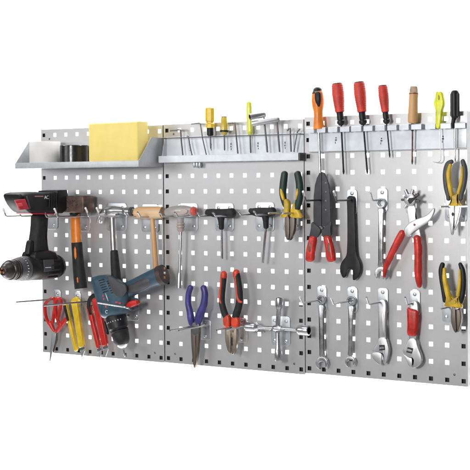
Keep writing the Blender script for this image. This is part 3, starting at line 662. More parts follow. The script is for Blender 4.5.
for px, py in ((336.0, 139.8), (381.5, 140.5), (443, 138.5)):
    q = un(px, py, .0026); bm = B()
    box(bm, q.x - .0014, q.x + .0014, q.y - .0002, q.y + .0006, q.z + .003, q.z + .006); box(bm, q.x - .0026, q.x + .0020, q.y - .0002, q.y + .0006, q.z - .0022, q.z + .001); box(bm, q.x - .0026, q.x - .0012, q.y - .0002, q.y + .0006, q.z - .009, q.z - .004)
    add('mounting_slot', bm, M_grey, rl, flat=True)
q0, q1 = un(455, 131, .016), un(468.3, 148, .016)
bm = B(); box(bm, xb - .030, xb, -.0042, -.0024, zb_b + .0015, zt_t - .003, .0006); add('end_bracket', bm, M_shelf, rl)

# drivers in the rail
SDp = RD - .0055
def driver(label, hm, prof, top, neck, tip, r_sh, collar=None, n=10, cap=None, sharp=30, shaft_m=None, cat='screwdriver', d=SDp):
    t = thing('screwdriver', un(neck[0], neck[1], d), label, cat)
    pA, pB = un(top[0], top[1], d), un(neck[0], neck[1], d); m_ = mpp(pB)
    bm = B(); lathe(bm, pA, pB, [(a, r * m_) for a, r in prof], n); h_ = add('handle', bm, hm, t, sharp=sharp)
    if cap:
        bm = B(); lathe(bm, pA + (pA - pB) * .03, pA + (pB - pA) * .005, [(0, cap * .86 * m_), (.5, cap * m_), (1, cap * m_)], 18); add('end_cap', bm, M_black, h_)
    if collar:
        (cx_, cy_, rr) = collar; pC = un(cx_, cy_, d)
        bm = B(); lathe(bm, pB - (pC - pB) * .03, pC, [(0, rr * m_ * .92), (.05, rr * m_), (.55, rr * m_ * .93), (.62, rr * m_ * .9), (.68, rr * m_ * 1.12), (.85, rr * m_ * 1.12), (.95, rr * m_ * .7), (1, rr * m_ * .55)], 16); add('collar', bm, M_black, t)
    else: pC = pB
    pT = un(tip[0], tip[1], d - .003)
    L = (pT - pC).length
    bm = B(); lathe(bm, pC, pT, [(0, r_sh), (1 - .012 / L, r_sh), (1 - .006 / L, r_sh * 1.25), (1, r_sh * .5)], 12); add('shaft', bm, shaft_m or M_spanner, t)
    return t, h_, m_
t, h_, m_ = driver('orange screwdriver with black teardrop cap at the left end of the rail', M_orange, [(0, 2.2), (.03, 4.0), (.08, 5.2), (.15, 5.9), (.3, 6.4), (.42, 6.0), (.58, 4.6), (.7, 4.5), (.85, 5.0), (1, 5.6)], (317.6, 88.8), (318.8, 129), (321.0, 193), .0031, n=24, shaft_m=M_chrome)
bm = B(); limb(bm, [(317.6, 90.5, SDp, 4.6), (317.6, 93.4, SDp, 5.7)], 18, flat=1.0); add('black_cap', bm, M_black, h_)
bm = B(); limb(bm, [(317.6, 94, SDp + .0105, 3.4), (317.7, 100, SDp + .0115, 3.4), (317.8, 105.6, SDp + .0095, 2.4)], 16, flat=.55); add('black_inlay', bm, M_black, h_)
redp = [(0, 5.0), (.04, 5.6), (.35, 6.1), (.6, 5.7), (.85, 4.9), (1, 4.6)]
def grooves(h_, top, neck, prof, m_, m, d=SDp):
    bm = B(); pA, pB = un(top[0], top[1], d), un(neck[0], neck[1], d)
    def rad(t):
        for (a, r), (b, s) in zip(prof[:-1], prof[1:]):
            if a <= t <= b: return (r + (s - r) * (t - a) / (b - a)) * m_
    for k in range(13):
        t = .08 + .86 * k / 12; c = pA + (pB - pA) * t; R = rad(t)
        dv = (pB - pA).normalized(); s = dv.cross(Y).normalized(); q = s.cross(dv).normalized(); n = 24; kk = 6; rings = []
        for i in range(n):
            a = 2 * math.pi * i / n; e = s * math.cos(a) + q * math.sin(a); R_ = R * .985
            rings.append([bm.verts.new(c + e * (R_ + .0006 * math.cos(2 * math.pi * j / kk)) + dv * (.0011 * math.sin(2 * math.pi * j / kk))) for j in range(kk)])
        for i in range(n):
            for j in range(kk): bm.faces.new((rings[i][j], rings[i][(j + 1) % kk], rings[(i + 1) % n][(j + 1) % kk], rings[(i + 1) % n][j]))
    add('grip_ribs', bm, m, h_)
for label, top, neck, col_, tip, sc in (
    ('red ribbed screwdriver with black collar right beside the orange one', (337.2, 84.0), (339.8, 112.2), (341.3, 125.4, 3.6), (343.7, 174.3), 1.0),
    ('tallest red ribbed screwdriver, the middle one of the three', (359.0, 82.6), (362.0, 112.0), (363.4, 125.0, 3.6), (367.4, 174.0), 1.0),
    ('smaller red ribbed screwdriver with a short blade left of the wooden chisel', (382.6, 85.9), (385.4, 112.0), (386.7, 123.8, 3.1), (389.9, 157.6), .84)):
    pr = [(a, r * sc) for a, r in redp]
    t, h_, m_ = driver(label, M_redd, pr, top, neck, tip, .0020 if sc == 1 else .0016, collar=col_, n=20, cap=5.1 * sc)
    grooves(h_, top, neck, pr, m_, M_redd)
t, h_, m_ = driver('wooden handled chisel with clear end cap in the rail', M_wood, [(0, 4.5), (.05, 4.7), (.25, 4.6), (.8, 5.0), (.95, 4.8), (1, 3.6)], (413.7, 92.5), (412.6, 123.5), (412.2, 164.3), .0018, n=24, shaft_m=M_brown, cat='chisel')
pA, pB = un(413.7, 93.6, SDp), un(413.9, 86.4, SDp)
bm = B(); lathe(bm, pA, pB, [(0, 4.4 * m_), (.45, 4.3 * m_), (.75, 4.0 * m_), (1, 3.6 * m_)], 20); add('clear_cap', bm, mat('clear_amber_cap', (.50, .36, .24), .12, 0, .05, 100, .35, 40, coat=.6, trans=.35), h_)
bm = B(); lathe(bm, un(413.7, 94.2, SDp), un(413.7, 93.0, SDp), [(0, 4.7 * m_), (.2, 4.9 * m_), (.8, 4.9 * m_), (1, 4.6 * m_)], 20); add('dark_ring', bm, M_brown, h_)
bm = B(); lathe(bm, un(412.5, 123, SDp), un(412.4, 131, SDp), [(0, 1.6 * m_), (1, 1.3 * m_)], 14); add('ferrule', bm, M_black, t)
# neon driver with hooked scriber
d = SDp
t = thing('hooked_scriber', un(440.3, 127, d), 'neon yellow handled scriber with a thin hooked tip in the rail', 'scriber')
bm = B(); plate(bm, [(436.4, 92.4), (438.2, 91.2), (439.2, 92.6), (440.6, 91.3), (442.8, 92.0), (443.6, 96), (444.9, 103.5), (443.9, 107), (442.4, 111), (442.0, 120), (440.6, 128.8), (436.4, 128.6), (436.2, 118), (436.4, 111), (435.2, 107), (434.4, 103.5), (435.8, 98)], d - .0065, d + .0065, .0026, 2, 4); h_ = add('handle', bm, M_neon, t)
bm = B(); lathe(bm, un(438.6, 94.5, d + .006), un(438.7, 100, d + .0074), [(0, .0006), (.3, .0016), (.8, .0016), (1, .0005)], 10); add('thumb_groove', bm, mat('olive_groove', (.42, .42, .02), .5), h_)
w_ = cat_rom([tuple(un(a, b, d - .002 - .00002 * i)) for i, (a, b) in enumerate([(439.6, 128), (440.2, 140), (440.6, 156), (440.2, 160.6), (438.2, 162.5), (435.4, 162.3), (432.8, 161.6)])], 6)
bm = B(); sweep(bm, [Vector(q) for q in w_], [.0009] * (len(w_) - 4) + [.0007, .0006, .0004, .0002], 10, ref=Y); add('hooked_tip', bm, M_rod, t)
t, h_, m_ = driver('black fluted screwdriver with a bright shaft at the right end of the rail', M_black, [(0, 2.6), (.05, 3.8), (.12, 4.2), (.5, 4.2), (.8, 4.0), (.95, 3.9), (1, 3.2)], (454.8, 90.4), (455.0, 118), (455.3, 161.5), .0014, n=24, shaft_m=M_chrome)
bm = B()
for k in range(8):
    a = 2 * math.pi * k / 8 + .2; pA, pB = un(454.8, 93, SDp), un(455.0, 116.5, SDp); o_ = X * (4.0 * m_ * math.cos(a)) + Y * (4.0 * m_ * math.sin(a))
    lathe(bm, pA + o_, pB + o_, [(0, .0006), (.05, .0018), (.95, .0018), (1, .0006)], 8)
add('flute', bm, M_grey, h_)
bm = B(); limb(bm, [(454.2, 118, SDp, 2.4), (453.2, 122, SDp + .002, 1.9), (453.4, 127, SDp, 1.7)], 12); add('ferrule', bm, M_black, t)

# ------------------------------------------------------------------ pliers
def pivot(parent, px, py, d, r, m=M_steel):
    c = un(px, py, d); bm = B(); lathe(bm, c + Y * .002, c - Y * .0022, [(0, r), (.6, r), (1, r * .7)], 18); return add('pivot', bm, m, parent)
# green and yellow side cutters
d = .034
t = thing('side_cutters', un(290, 213, d), 'side cutters with dark green and yellow handles standing handles up', 'cutters')
bm = B(); limb(bm, [(284.6, 173.8, d, 3.6), (283.6, 182, d, 3.9), (282.8, 192, d, 3.8), (283.8, 200, d, 3.2), (285.6, 206, d, 2.6)], 18, flat=.9); h1 = add('handle_grip', bm, M_green, t)
bm = B(); limb(bm, [(297.6, 173.8, d, 3.6), (299.4, 183, d, 3.9), (299.8, 194, d, 3.9), (298.6, 203, d, 3.6), (296.4, 209.5, d, 3.0)], 18, flat=.9); h2 = add('handle_grip', bm, M_green, t)
bm = B(); limb(bm, [(281.4, 187.5, d + .004, 1.4), (281.9, 193, d + .0055, 1.9), (283.4, 199, d + .0055, 1.6)], 12); add('yellow_inlay', bm, M_yellowg, h1)
bm = B(); limb(bm, [(297.6, 189, d + .006, 1.0), (297.4, 193.5, d + .006, 1.5), (296.4, 199, d + .005, 1.1)], 12); add('yellow_inlay', bm, M_yellowg, h2)
bm = B(); plate(bm, [(284.2, 198.5), (289.4, 199.5), (290.6, 206), (289.6, 213), (288.2, 217.8), (283.0, 217.6), (279.8, 216.9), (284.6, 211), (284.4, 204)], d - .007, d + .007, .005, 1, 4); add('yellow_collar', bm, M_yellowg, t)
bm = B(); plate(bm, [(294.2, 202), (297.5, 206.5), (301, 213.5), (303.5, 217.6), (298, 218.4), (290.2, 217.8), (290.8, 212), (292.6, 207)], d - .007, d + .0062, .005, 1, 4); add('yellow_collar', bm, M_yellowg, t)
bm = B(); plate(bm, [(285.8, 215.5), (290.0, 215.5), (290.6, 226), (290.4, 234), (289.6, 239.6), (287.6, 240.2), (286.2, 235), (285.6, 226)], d - .005, d + .0055, .0013, 1); add('jaw', bm, M_steel, t)
bm = B(); plate(bm, [(290.2, 215.5), (295.8, 216), (295.6, 227), (294.2, 234), (291.6, 239.4), (289.9, 240.6), (290.8, 232)], d - .0052, d + .005, .0013, 1); add('jaw', bm, M_steel, t)
pivot(t, 289.4, 214, d + .006, .0035)
# red handled crimping tool
d = .030
t = thing('crimping_tool', un(323, 200, d), 'flat grey crimping tool with red handles hanging below', 'crimping tool')
bm = B(); plate(bm, [(321.9, 172), (319.9, 173), (317.3, 178), (315.4, 185), (314.2, 196), (313.8, 212), (314.0, 226), (321.9, 226.2)], d - .0034, d + .0022, .0007, 0); add('jaw', bm, M_crimp, t)
bm = B(); plate(bm, [(322.3, 172), (324.4, 173), (327.0, 178), (329.2, 185), (330.4, 196), (331.0, 212), (331.2, 226), (322.3, 226.2)], d - .0030, d + .0026, .0007, 0); add('jaw', bm, M_crimp, t)
for k in range(4):
    bm = B(); c = un(325.6, 183 + k * 9, d + .0026); lathe(bm, c + Y * .001, c - Y * .0007, [(0, .0024), (.8, .0024), (1, .0018)], 14); add('rivet', bm, M_dsteel, t.children[1])
for hp, sp, ink in (([(310.6, 234.8), (317.4, 236.0), (316.6, 242), (315.2, 250), (314.6, 258), (313.6, 261.4), (309.0, 262), (305.6, 260.6), (306.3, 252), (308.0, 243)], [(312.2, 221), (316.6, 224.6), (321.6, 229), (320.9, 233), (317.4, 238), (309.6, 237.6), (311.4, 230)], (309.6, 247.5)),
                    ([(322.9, 235.6), (330.4, 234.2), (332.8, 242), (334.6, 250), (335.6, 258), (335.2, 261.2), (331.0, 262.2), (327.2, 261.4), (326.2, 252), (324.8, 243)], [(332.6, 220), (328.0, 224.6), (322.4, 229), (322.2, 233), (323.4, 238), (332.2, 236.6), (331.6, 230)], (328.6, 248.0))):
    bm = B(); plate(bm, hp, d - .0080, d + .0080, .0076, 2, 6); h_ = add('handle', bm, M_redv, t)
    bm = B(); plate(bm, [(ink[0] - 1.3, ink[1] - 5), (ink[0] + 1.2, ink[1] - 5.2), (ink[0] + 1.6, ink[1] + 4.6), (ink[0] - 1.0, ink[1] + 5)], d + .0066, d + .0082, .0006, 2); add('dark_inlay', bm, M_brown, h_)
    bm = B(); plate(bm, sp, d - .0046, d + .0046, .0012, 1); add('handle_shoulder', bm, M_crimp, t)
pivot(t, 322, 228, d + .0046, .004, M_dsteel)

# ------------------------------------------------------------------ spanners
def open_jaw(cx, cy, R, g, ang, depth_in=.2, n=26):
    """open ended spanner head in photograph px round (cx, cy); gap g (half width), opening towards angle ang (deg, 0 = right, 90 = down)"""
    a = math.radians(ang); f = Vector((math.cos(a), math.sin(a))); s = Vector((-f.y, f.x)); c = Vector((cx, cy)); out = []
    th = math.asin(min(.98, g / R)) + .10
    for k in range(n + 1):
        b = th + (2 * math.pi - 2 * th) * k / n
        out.append(c + f * (R * math.cos(b)) * 1.02 + s * (R * math.sin(b)) * .92)
    e1 = c + f * R * .82 - s * g; e0 = c + f * R * .82 + s * g
    inn = []
    for k in range(7):
        b = -math.pi / 2 + math.pi * k / 6
        inn.append(c - f * (R * depth_in) + s * (g * math.sin(b)) - f * (g * .55 * math.cos(b)))
    return [tuple(q) for q in out] + [tuple(e1)] + [tuple(q) for q in inn] + [tuple(e0)]
def ring_head(bm, px, py, d, R, r, h):
    c = un(px, py, d); m_ = mpp(c); n = 36
    pr = [(R, -h * .8), (R - .0006, -h), (r + .0006, -h), (r, -h * .8), (r, h * .8), (r + .0006, h), (R - .0006, h), (R, h * .8)]
    rings = []
    for i in range(n):
        a = 2 * math.pi * i / n; e = X * math.cos(a) + Z * math.sin(a)
        rings.append([bm.verts.new(c + e * q + Y * y) for q, y in pr])
    for i in range(n):
        for j in range(len(pr)): bm.faces.new((rings[i][j], rings[i][(j + 1) % len(pr)], rings[(i + 1) % n][(j + 1) % len(pr)], rings[(i + 1) % n][j]))
    return bm
# black open spanner
d = .010
t = thing('open_spanner', un(350.6, 200, d), 'black open end spanner hanging from its hook next to the crimping tool', 'spanner')
bm = B(); plate(bm, [(348.0, 196.6), (350.6, 195.6), (353.4, 196.4), (354.8, 199.5), (355.2, 215), (356.0, 240), (356.6, 252), (357.6, 257), (360.4, 262), (361.2, 268), (360.0, 274), (356.5, 279), (353.4, 280.6), (353.0, 276.5), (353.6, 272), (352.6, 269.2), (350.2, 268.0), (347.8, 269.6), (346.6, 273), (345.6, 276.4), (343.6, 278.2), (341.9, 275.5), (340.4, 270.5), (340.8, 264.5), (343.4, 260), (346.6, 256.5), (347.6, 250), (347.9, 225), (347.6, 208), (347.2, 200)], d - .0030, d + .0030, .0010, 1); add('spanner_body', bm, M_spanner, t)
bm = B(); ring_head(bm, 350.6, 200, d + .0005, .0072, .0040, .0028); add('hanging_eye', bm, M_spanner, t)
def combo(label, rx, ry, jx, jy, Rr, rr, jr, jg, w0, w1, d=.010, ang=95, tdark=False, m=M_chrome):
    t = thing('combination_spanner', un(rx, ry, d), label, 'spanner')
    bm = B(); ring_head(bm, rx, ry, d, Rr, rr, .0042); add('ring_end', bm, m, t)
    bm = B(); plate(bm, [(rx - w0, ry + 4.6), (rx + w0, ry + 4.6), (rx + (jx - rx) * .3 + w1, ry + 14), (jx + w1, jy - 14), (jx + w1 * 1.4, jy - 5), (jx - w1 * 1.4, jy - 5), (jx - w1, jy - 14), (rx + (jx - rx) * .3 - w1, ry + 14)], d - .0024, d + .0024, .0019, 1); add('shank', bm, m, t)
    bm = B(); plate(bm, open_jaw(jx, jy, jr, jg, ang, .05), d - .0032, d + .0032, .0014, 0); add('open_jaw', bm, m, t)
    return t
combo('chrome combination spanner hanging right of the black spanner, beside the punch pliers', 381.2, 203.2, 381.0, 273.3, .0110, .0066, 6.6, 3.0, 3.2, 2.4, ang=100)
combo('chrome spanner hanging at the panel joint, nearest the cross wrench', 321.3, 299.8, 322.2, 363.2, .0106, .0062, 6.6, 2.9, 3.2, 2.2, ang=82)
combo('thin chrome spanner with small jaw hanging left of the adjustable wrenches', 351.4, 300.8, 350.4, 361.8, .0108, .0064, 5.6, 2.4, 3.6, 2.0, ang=82)
# adjustable wrenches
def adjustable(label, hang, shank, fixed, moving, window, d):
    t = thing('adjustable_wrench', un(*hang, d), label, 'wrench')
    bm = B(); plate(bm, shank, d - .0030, d + .0030, .0012, 1); add('shank', bm, M_satin, t)
    bm = B(); plate(bm, [(hang[0] - 1.3, hang[1] + 9), (hang[0] + 1.3, hang[1] + 9), ((fixed[0][0] + fixed[1][0]) / 2 + 1.5, fixed[0][1] - 2), ((fixed[0][0] + fixed[1][0]) / 2 - 1.5, fixed[0][1] - 2)], d + .0028, d + .0036, .0004, 1); add('raised_panel', bm, M_satin, t)
    bm = B(); plate(bm, fixed, d - .0055, d + .0055, .0011, 1); add('fixed_jaw', bm, M_satin, t)
    bm = B(); plate(bm, moving, d - .0050, d + .0047, .0010, 1); add('moving_jaw', bm, M_satin, t)
    bm = B(); plate(bm, window, d + .0040, d + .0059, .0003, 0); sl_ = add('worm_window', bm, M_dark, t)
    (ax, ay), (bx, by) = [(window[0][k] * .5 + window[3][k] * .5) for k in (0, 1)], [(window[1][k] * .5 + window[2][k] * .5) for k in (0, 1)]
    c0, c1 = un(ax + .6, ay, d + .0057), un(bx - .6, by, d + .0057); bm = B(); pr = []
    for k in range(5): pr += [(k / 5, .0018), (k / 5 + .05, .0034), (k / 5 + .12, .0034), (k / 5 + .17, .0018)]
    lathe(bm, c0, c1, pr + [(1, .0018)], 14); add('worm_screw', bm, M_rod, sl_)
    return t
t = adjustable('plain chrome adjustable wrench hanging between the spanners and the red gripped wrench', (382.4, 304), [(379.0, 300.5), (382.4, 298.6), (385.8, 300.5), (386.6, 307), (386.3, 318), (386.8, 338), (388.2, 344), (378.6, 344), (379.4, 338), (378.8, 318), (378.4, 307)],
    [(379.6, 337), (386.6, 337), (388.8, 344), (390.0, 350), (388.8, 357), (386.5, 363), (384.4, 363.4), (383.6, 359), (384.4, 355), (383, 352.5), (377, 351), (372.8, 352.5), (374.5, 347.5), (378.3, 343)],
    [(372.4, 352.9), (377, 351.4), (382.8, 353), (382.2, 358), (382.4, 364), (380.2, 364.9), (377.0, 362.4), (372.4, 357)], [(379.2, 345.0), (384.8, 344.8), (385.2, 350), (379.4, 350.6)], .011)
t = adjustable('adjustable wrench with a red sleeve on its handle', (414, 305.5), [(410.6, 302), (414, 300.2), (417.6, 302), (418.6, 309), (417.8, 322), (416.6, 338), (417.6, 345), (409.0, 345), (409.6, 338), (409.4, 322), (410.2, 309)],
    [(409.4, 338), (416.6, 338), (418.6, 347), (422.0, 355), (422.8, 361.5), (419.4, 366), (414, 368.2), (412.2, 366.4), (414.8, 361), (413.5, 357.5), (409, 356.5), (402.4, 351.8), (406.6, 345.5)],
    [(402.8, 352.4), (409, 356.9), (413.3, 358.2), (414.2, 361), (411.7, 366.8), (409.4, 366.6), (407.2, 360)], [(407.8, 347.0), (413.4, 348.4), (412.0, 353.6), (406.4, 352.2)], .012)
bm = B(); plate(bm, [(407.2, 306.6), (412, 308.5), (418.6, 309.8), (418.9, 318), (417.8, 328), (417.0, 336.4), (412, 336.4), (407.2, 335.2), (407.6, 325), (407.4, 316)], .006, .0195, .006, 1, 4); add('red_sleeve', bm, M_redv, t)

# ------------------------------------------------------------------ punch pliers
d = .026
t = thing('punch_pliers', un(410, 200, d), 'revolving punch pliers with long red handles spread in a V', 'punch pliers')
bm = B(); limb(bm, [(402.4, 233, d, 3.8), (398.6, 240, d, 3.9), (393.0, 251, d, 3.6), (388.0, 262, d, 3.2), (385.2, 269.6, d, 2.4), (384.2, 276.4, d, 1.5)], 18, flat=.85); add('handle', bm, M_redv, t)
bm = B(); limb(bm, [(417.2, 238, d - .004, 3.9), (418.2, 248, d - .004, 4.1), (418.2, 262, d - .004, 4.0), (418.2, 274, d - .004, 3.9), (419.0, 282, d - .004, 3.2), (419.4, 286, d - .004, 2.4)], 18, flat=.85); add('handle', bm, M_redv, t)
bm = B(); plate(bm, [(404, 229.5), (408.5, 223.5), (415, 219.6), (421.5, 217.4), (427, 215.2), (430.8, 211.6), (433.2, 208.2), (435.2, 208.6), (434.4, 213.0), (431.6, 219.0), (427.5, 223.0), (422.8, 225.6), (418.5, 229), (413, 232.5), (409.6, 237.0), (405.4, 236.2)], d - .0030, d + .0030, .0018, 1); add('anvil_arm', bm, M_satin, t)
bm = B(); plate(bm, [(405.8, 205), (413.5, 203.5), (416.2, 209), (415.6, 215), (416.6, 222), (420.5, 232), (421, 240), (413, 240), (411, 232), (408.5, 222), (408, 213)], d - .0062, d - .0032, .0010, 1); add('wheel_arm', bm, M_satin, t)
pivot(t, 414.4, 224.8, d + .003, .0026, M_brass)
c = un(410.4, 199.8, d)
bm = B(); lathe(bm, c + Y * .005, c - Y * .005, [(0, .011), (.15, .0134), (.85, .0134), (1, .011)], 24); wh = add('punch_wheel', bm, M_satin, t)
for k, (L_, r_) in enumerate(((.009, .0026), (.012, .0040), (.011, .0036), (.011, .0036), (.010, .0030), (.010, .0028))):
    a = math.radians((180, 118, 74, 32, -8, 232)[k]); e = X * math.cos(a) + Z * math.sin(a)
    bm = B(); lathe(bm, c + e * .0115, c + e * (.0125 + L_), [(0, r_ * 1.25), (.25, r_ * 1.25), (.3, r_), (1, r_), (1, r_ * .65), (.6, r_ * .6)], 14); add('punch_tube', bm, M_steel if k in (0, 3, 4) else M_satin, wh)  # right-hand tubes take a darker steel to carry their shade
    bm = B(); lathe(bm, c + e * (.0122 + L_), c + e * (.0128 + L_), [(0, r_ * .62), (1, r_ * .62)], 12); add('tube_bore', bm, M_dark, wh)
bm = B(); plate(bm, [(407.6, 200.6), (409, 198), (415.2, 197.2), (414.6, 199.6), (411.0, 203.6), (409.4, 203.8)], d + .0048, d + .0062, .0005, 0); add('spring_clip', bm, M_dark, wh)

# ------------------------------------------------------------------ needle nose pliers, right edge
d = .028
t = thing('needle_nose_pliers', un(455, 206, d), 'long nose pliers with yellow and grey handles at the right edge, bright jaws pointing down', 'pliers')
def two_tone(t, outer, inner, m_out, m_in, d, flat=.8):
    bm = B(); limb(bm, [(a, b, d, r) for a, b, r in outer], 18, flat=flat); h = add('handle_grip', bm, m_out, t)
    bm = B(); limb(bm, [(a, b, d + .004, r) for a, b, r in inner], 14, flat=flat); add('yellow_inlay', bm, m_in, h)
two_tone(t, [(451.8, 161.6, 2.2), (448.4, 164, 3.0), (446.4, 170, 3.2), (445.8, 178, 3.1), (446.6, 188, 2.8), (448.2, 195, 2.5), (448.6, 199, 2.3)], [(450.4, 165, 1.9), (448.8, 171, 2.4), (448.8, 179, 2.4), (450.2, 188, 2.4), (451.8, 195, 2.4)], M_grey, M_yellowg, d)
two_tone(t, [(462.8, 160.8, 2.2), (464.6, 168, 2.9), (464.8, 177, 3.0), (463.4, 187, 2.8), (461.4, 194, 2.7), (461.0, 199, 2.4)], [(462.0, 167, 1.2), (461.8, 177, 1.7), (460.2, 186, 1.8), (458.2, 193, 1.9)], M_grey, M_yellowg, d)
bm = B(); plate(bm, [(449.0, 189), (453.2, 191.5), (455.4, 195.5), (458.0, 192), (460.4, 192), (459.2, 198), (459.8, 203.5), (462.5, 205.6), (459, 206.8), (450, 206.4), (448.4, 205.2), (451.4, 201), (450.8, 196)], d - .006, d + .006, .004, 1, 4); add('yellow_collar', bm, M_yellowg, t)
bm = B(); plate(bm, [(449.6, 203), (455.2, 203), (455.0, 216), (454.2, 226), (453.0, 234.6), (451.8, 235.4), (451.0, 228), (449.6, 216), (448.6, 209)], d - .005, d + .005, .0013, 1); add('jaw', bm, M_chrome, t)
bm = B(); plate(bm, [(455.4, 203), (460.2, 203.6), (460.6, 210), (458.6, 219), (456.0, 228), (454.6, 231), (454.9, 221)], d - .0048, d + .0046, .0013, 1); add('jaw', bm, M_chrome, t)
bm = B(); plate(bm, [(452.7, 211.5), (454.3, 214), (452.7, 217), (451.2, 214)], d + .0044, d + .0056, .0004, 0); add('diamond_rivet', bm, M_dark, t)
# ------------------------------------------------------------------ diagonal cutters, lower right
d = .026
t = thing('diagonal_cutters', un(455, 307, d), 'diagonal cutters with yellow and black handles and short dark jaws in the lower right corner', 'cutters')
two_tone(t, [(442.6, 264.2, 2.4), (441.4, 270, 2.9), (441.8, 278, 2.8), (443.2, 288, 2.6), (444.4, 296, 2.5), (444.9, 301, 2.2)], [(444.4, 269, 1.8), (444.6, 278, 2.4), (446.2, 287, 2.7), (448.2, 295, 2.9), (449.4, 300, 2.8)], M_black, M_yellowg, d)
two_tone(t, [(460.2, 264.0, 2.0), (462.4, 270, 2.9), (463.4, 279, 3.1), (463.2, 289, 3.0), (462.0, 297, 2.9), (461.0, 302, 2.4)], [(459.8, 270, 1.1), (459.8, 279, 1.6), (459.0, 288, 1.9), (457.8, 295, 2.2)], M_black, M_yellowg, d)
bm = B(); plate(bm, [(447.0, 291), (451.2, 293.5), (453.8, 298.6), (456.6, 297), (459.4, 294.5), (459.6, 300), (462.8, 305.8), (462, 308.4), (452, 307.2), (444.2, 306.4), (446.0, 302)], d - .006, d + .006, .004, 1, 4); add('yellow_collar', bm, M_yellowg, t)
bm = B(); plate(bm, [(452.0, 306.4), (456.6, 306.8), (456.8, 318), (457.6, 330), (456.6, 333.2), (454.2, 330), (451.6, 321)], d - .006, d + .006, .0014, 1); add('jaw', bm, M_steel, t)
bm = B(); plate(bm, [(456.8, 307), (460.4, 307.4), (462.2, 316), (461.4, 324), (459.2, 330), (457.8, 332.6), (457.2, 322)], d - .006, d + .0056, .0014, 1); add('jaw', bm, M_steel, t)
pivot(t, 455.0, 301.8, d + .006, .0035, M_yellowg)

# ------------------------------------------------------------------ lower left tools
# red scissors
d = .022
t = thing('scissors', un(56, 299, d), 'red handled scissors hanging at the lower left corner, blades down', 'scissors')
def loop(pts, r, fl=1.1):
    w_ = cat_rom([tuple(un(a, b, d)) for a, b in pts], 6, closed=True); path = [Vector(q) for q in w_]; m_ = mpp(path[0])
    bm = B(); n = len(path); k = 10; rings = []
    for i in range(n):
        tt = (path[(i + 1) % n] - path[i - 1]).normalized(); s = tt.cross(Y).normalized()
        rings.append([bm.verts.new(path[i] + s * (r * m_ * math.cos(2 * math.pi * j / k)) + Y * (r * m_ * fl * math.sin(2 * math.pi * j / k))) for j in range(k)])
    for i in range(n):
        for j in range(k): bm.faces.new((rings[i][j], rings[i][(j + 1) % k], rings[(i + 1) % n][(j + 1) % k], rings[(i + 1) % n][j]))
    return bm
add('handle_loop', loop([(54.0, 298.8), (49.5, 299.8), (45.4, 304), (45.2, 312), (47.0, 319.5), (50.2, 325.0), (52.6, 322), (53.8, 314), (55.2, 306)], 1.75), M_red, t)
add('handle_loop', loop([(57.0, 298.6), (61.0, 300), (60.4, 308), (58.6, 316), (58.0, 322.6), (61.0, 325.6), (65.6, 321.0), (66.6, 318.0), (62.6, 322), (59.8, 323.4), (56.4, 316), (56.0, 306)], 1.65), M_red, t)
bm = B(); limb(bm, [(50.4, 323, d, 2.6), (52.4, 327.5, d, 2.4), (54.2, 331, d, 1.8)], 14); add('handle_shank', bm, M_red, t)
bm = B(); limb(bm, [(61.4, 324.6, d, 2.6), (58.8, 328.6, d, 2.3), (56.8, 331.5, d, 1.8)], 14); add('handle_shank', bm, M_red, t)
bm = B(); plate(bm, [(52.2, 330), (56.4, 330.6), (55.6, 340), (52.6, 352), (50.6, 361.0), (49.6, 361.2), (50.4, 350), (51.4, 340)], d, d + .002, .0004, 0); add('blade', bm, M_satin, t)
bm = B(); plate(bm, [(54.6, 329.8), (58.2, 330.2), (57.6, 340), (54.6, 351.6), (53.0, 352.4), (54.0, 341)], d - .0022, d - .0002, .0004, 0); add('blade', bm, M_steel, t)
pivot(t, 55.4, 333, d + .002, .0028, M_satin)
# snap off knives
def knife(label, pts, r, m, d, blade, slider, ribs=False, flat=.5):
    t = thing('snap_off_knife', un(pts[0][0], pts[0][1], d), label, 'snap off knife')
    a, b = Vector(pts[0]), Vector(pts[1]); u = (b - a).normalized(); s = Vector((-u.y, u.x)); L = (b - a).length
    f = lambda l, w_: tuple(a + u * l + s * w_)
    bm = B(); plate(bm, [f(0, -r * .7), f(1.2, -r), f(L * .3, -r), f(L * .33, -r * .92), f(L - 4, -r * .92), f(L, -r * .6), f(L, r * .75), f(L - 3, r * .92), f(L * .33, r * .92), f(L * .3, r), f(1.2, r), f(0, r * .7)], d - .006, d + .006, .0035, 1, 4); body = add('handle', bm, m, t)
    if slider:
        l0, l1, w_ = slider; bm = B(); plate(bm, [f(l0, w_ - 1.1), f(l1, w_ - 1.1), f(l1, w_ + 1.1), f(l0, w_ + 1.1)], d + .0055, d + .0085, .0012, 0); add('slider', bm, M_black, body)
    if ribs:
        bm = B()
        for k in range(9):
            q = f(3 + 2.0 * k, r * .55); q1 = f(3 + 2.0 * k, r * 1.0); lathe(bm, un(*q, d + .0045), un(*q1, d + .0035), [(0, .0008), (.5, .0016), (1, .0008)], 8)
        add('grip_rib', bm, m, body)
    if blade:
        bm = B(); bl_ = blade; plate(bm, [f(L - 2, -bl_), f(L + 4, -bl_), f(L + 10, bl_ * .9), f(L + 9, bl_), f(L - 2, bl_)], d - .0006, d + .0006, .0001, 0); add('blade', bm, M_satin, t)
        bm = B(); plate(bm, [f(L - 3, -bl_ - .5), f(L + 2, -bl_ - .5), f(L + 3.4, bl_ + .5), f(L - 3, bl_ + .5)], d - .0016, d + .0018, .0005, 0); add('blade_guide', bm, M_rod, t)
    return t, f, L
knife('slim yellow snap off knife with black slider, beside the scissors', [(65.8, 304), (76.6, 351.2)], 1.65, M_yellow, .024, 0, (1, 17, 1.6))
knife('thick yellow snap off knife with ribbed grip and its blade out', [(74.8, 301.0), (82.2, 347.5)], 3.0, M_yellow, .034, 2.0, None, ribs=True); 
knife('slim red snap off knife with black slider, partly behind the other red one', [(88.8, 305), (99.2, 348.5)], 2.0, M_red, .022, 1.5, (-1, 10, .6))
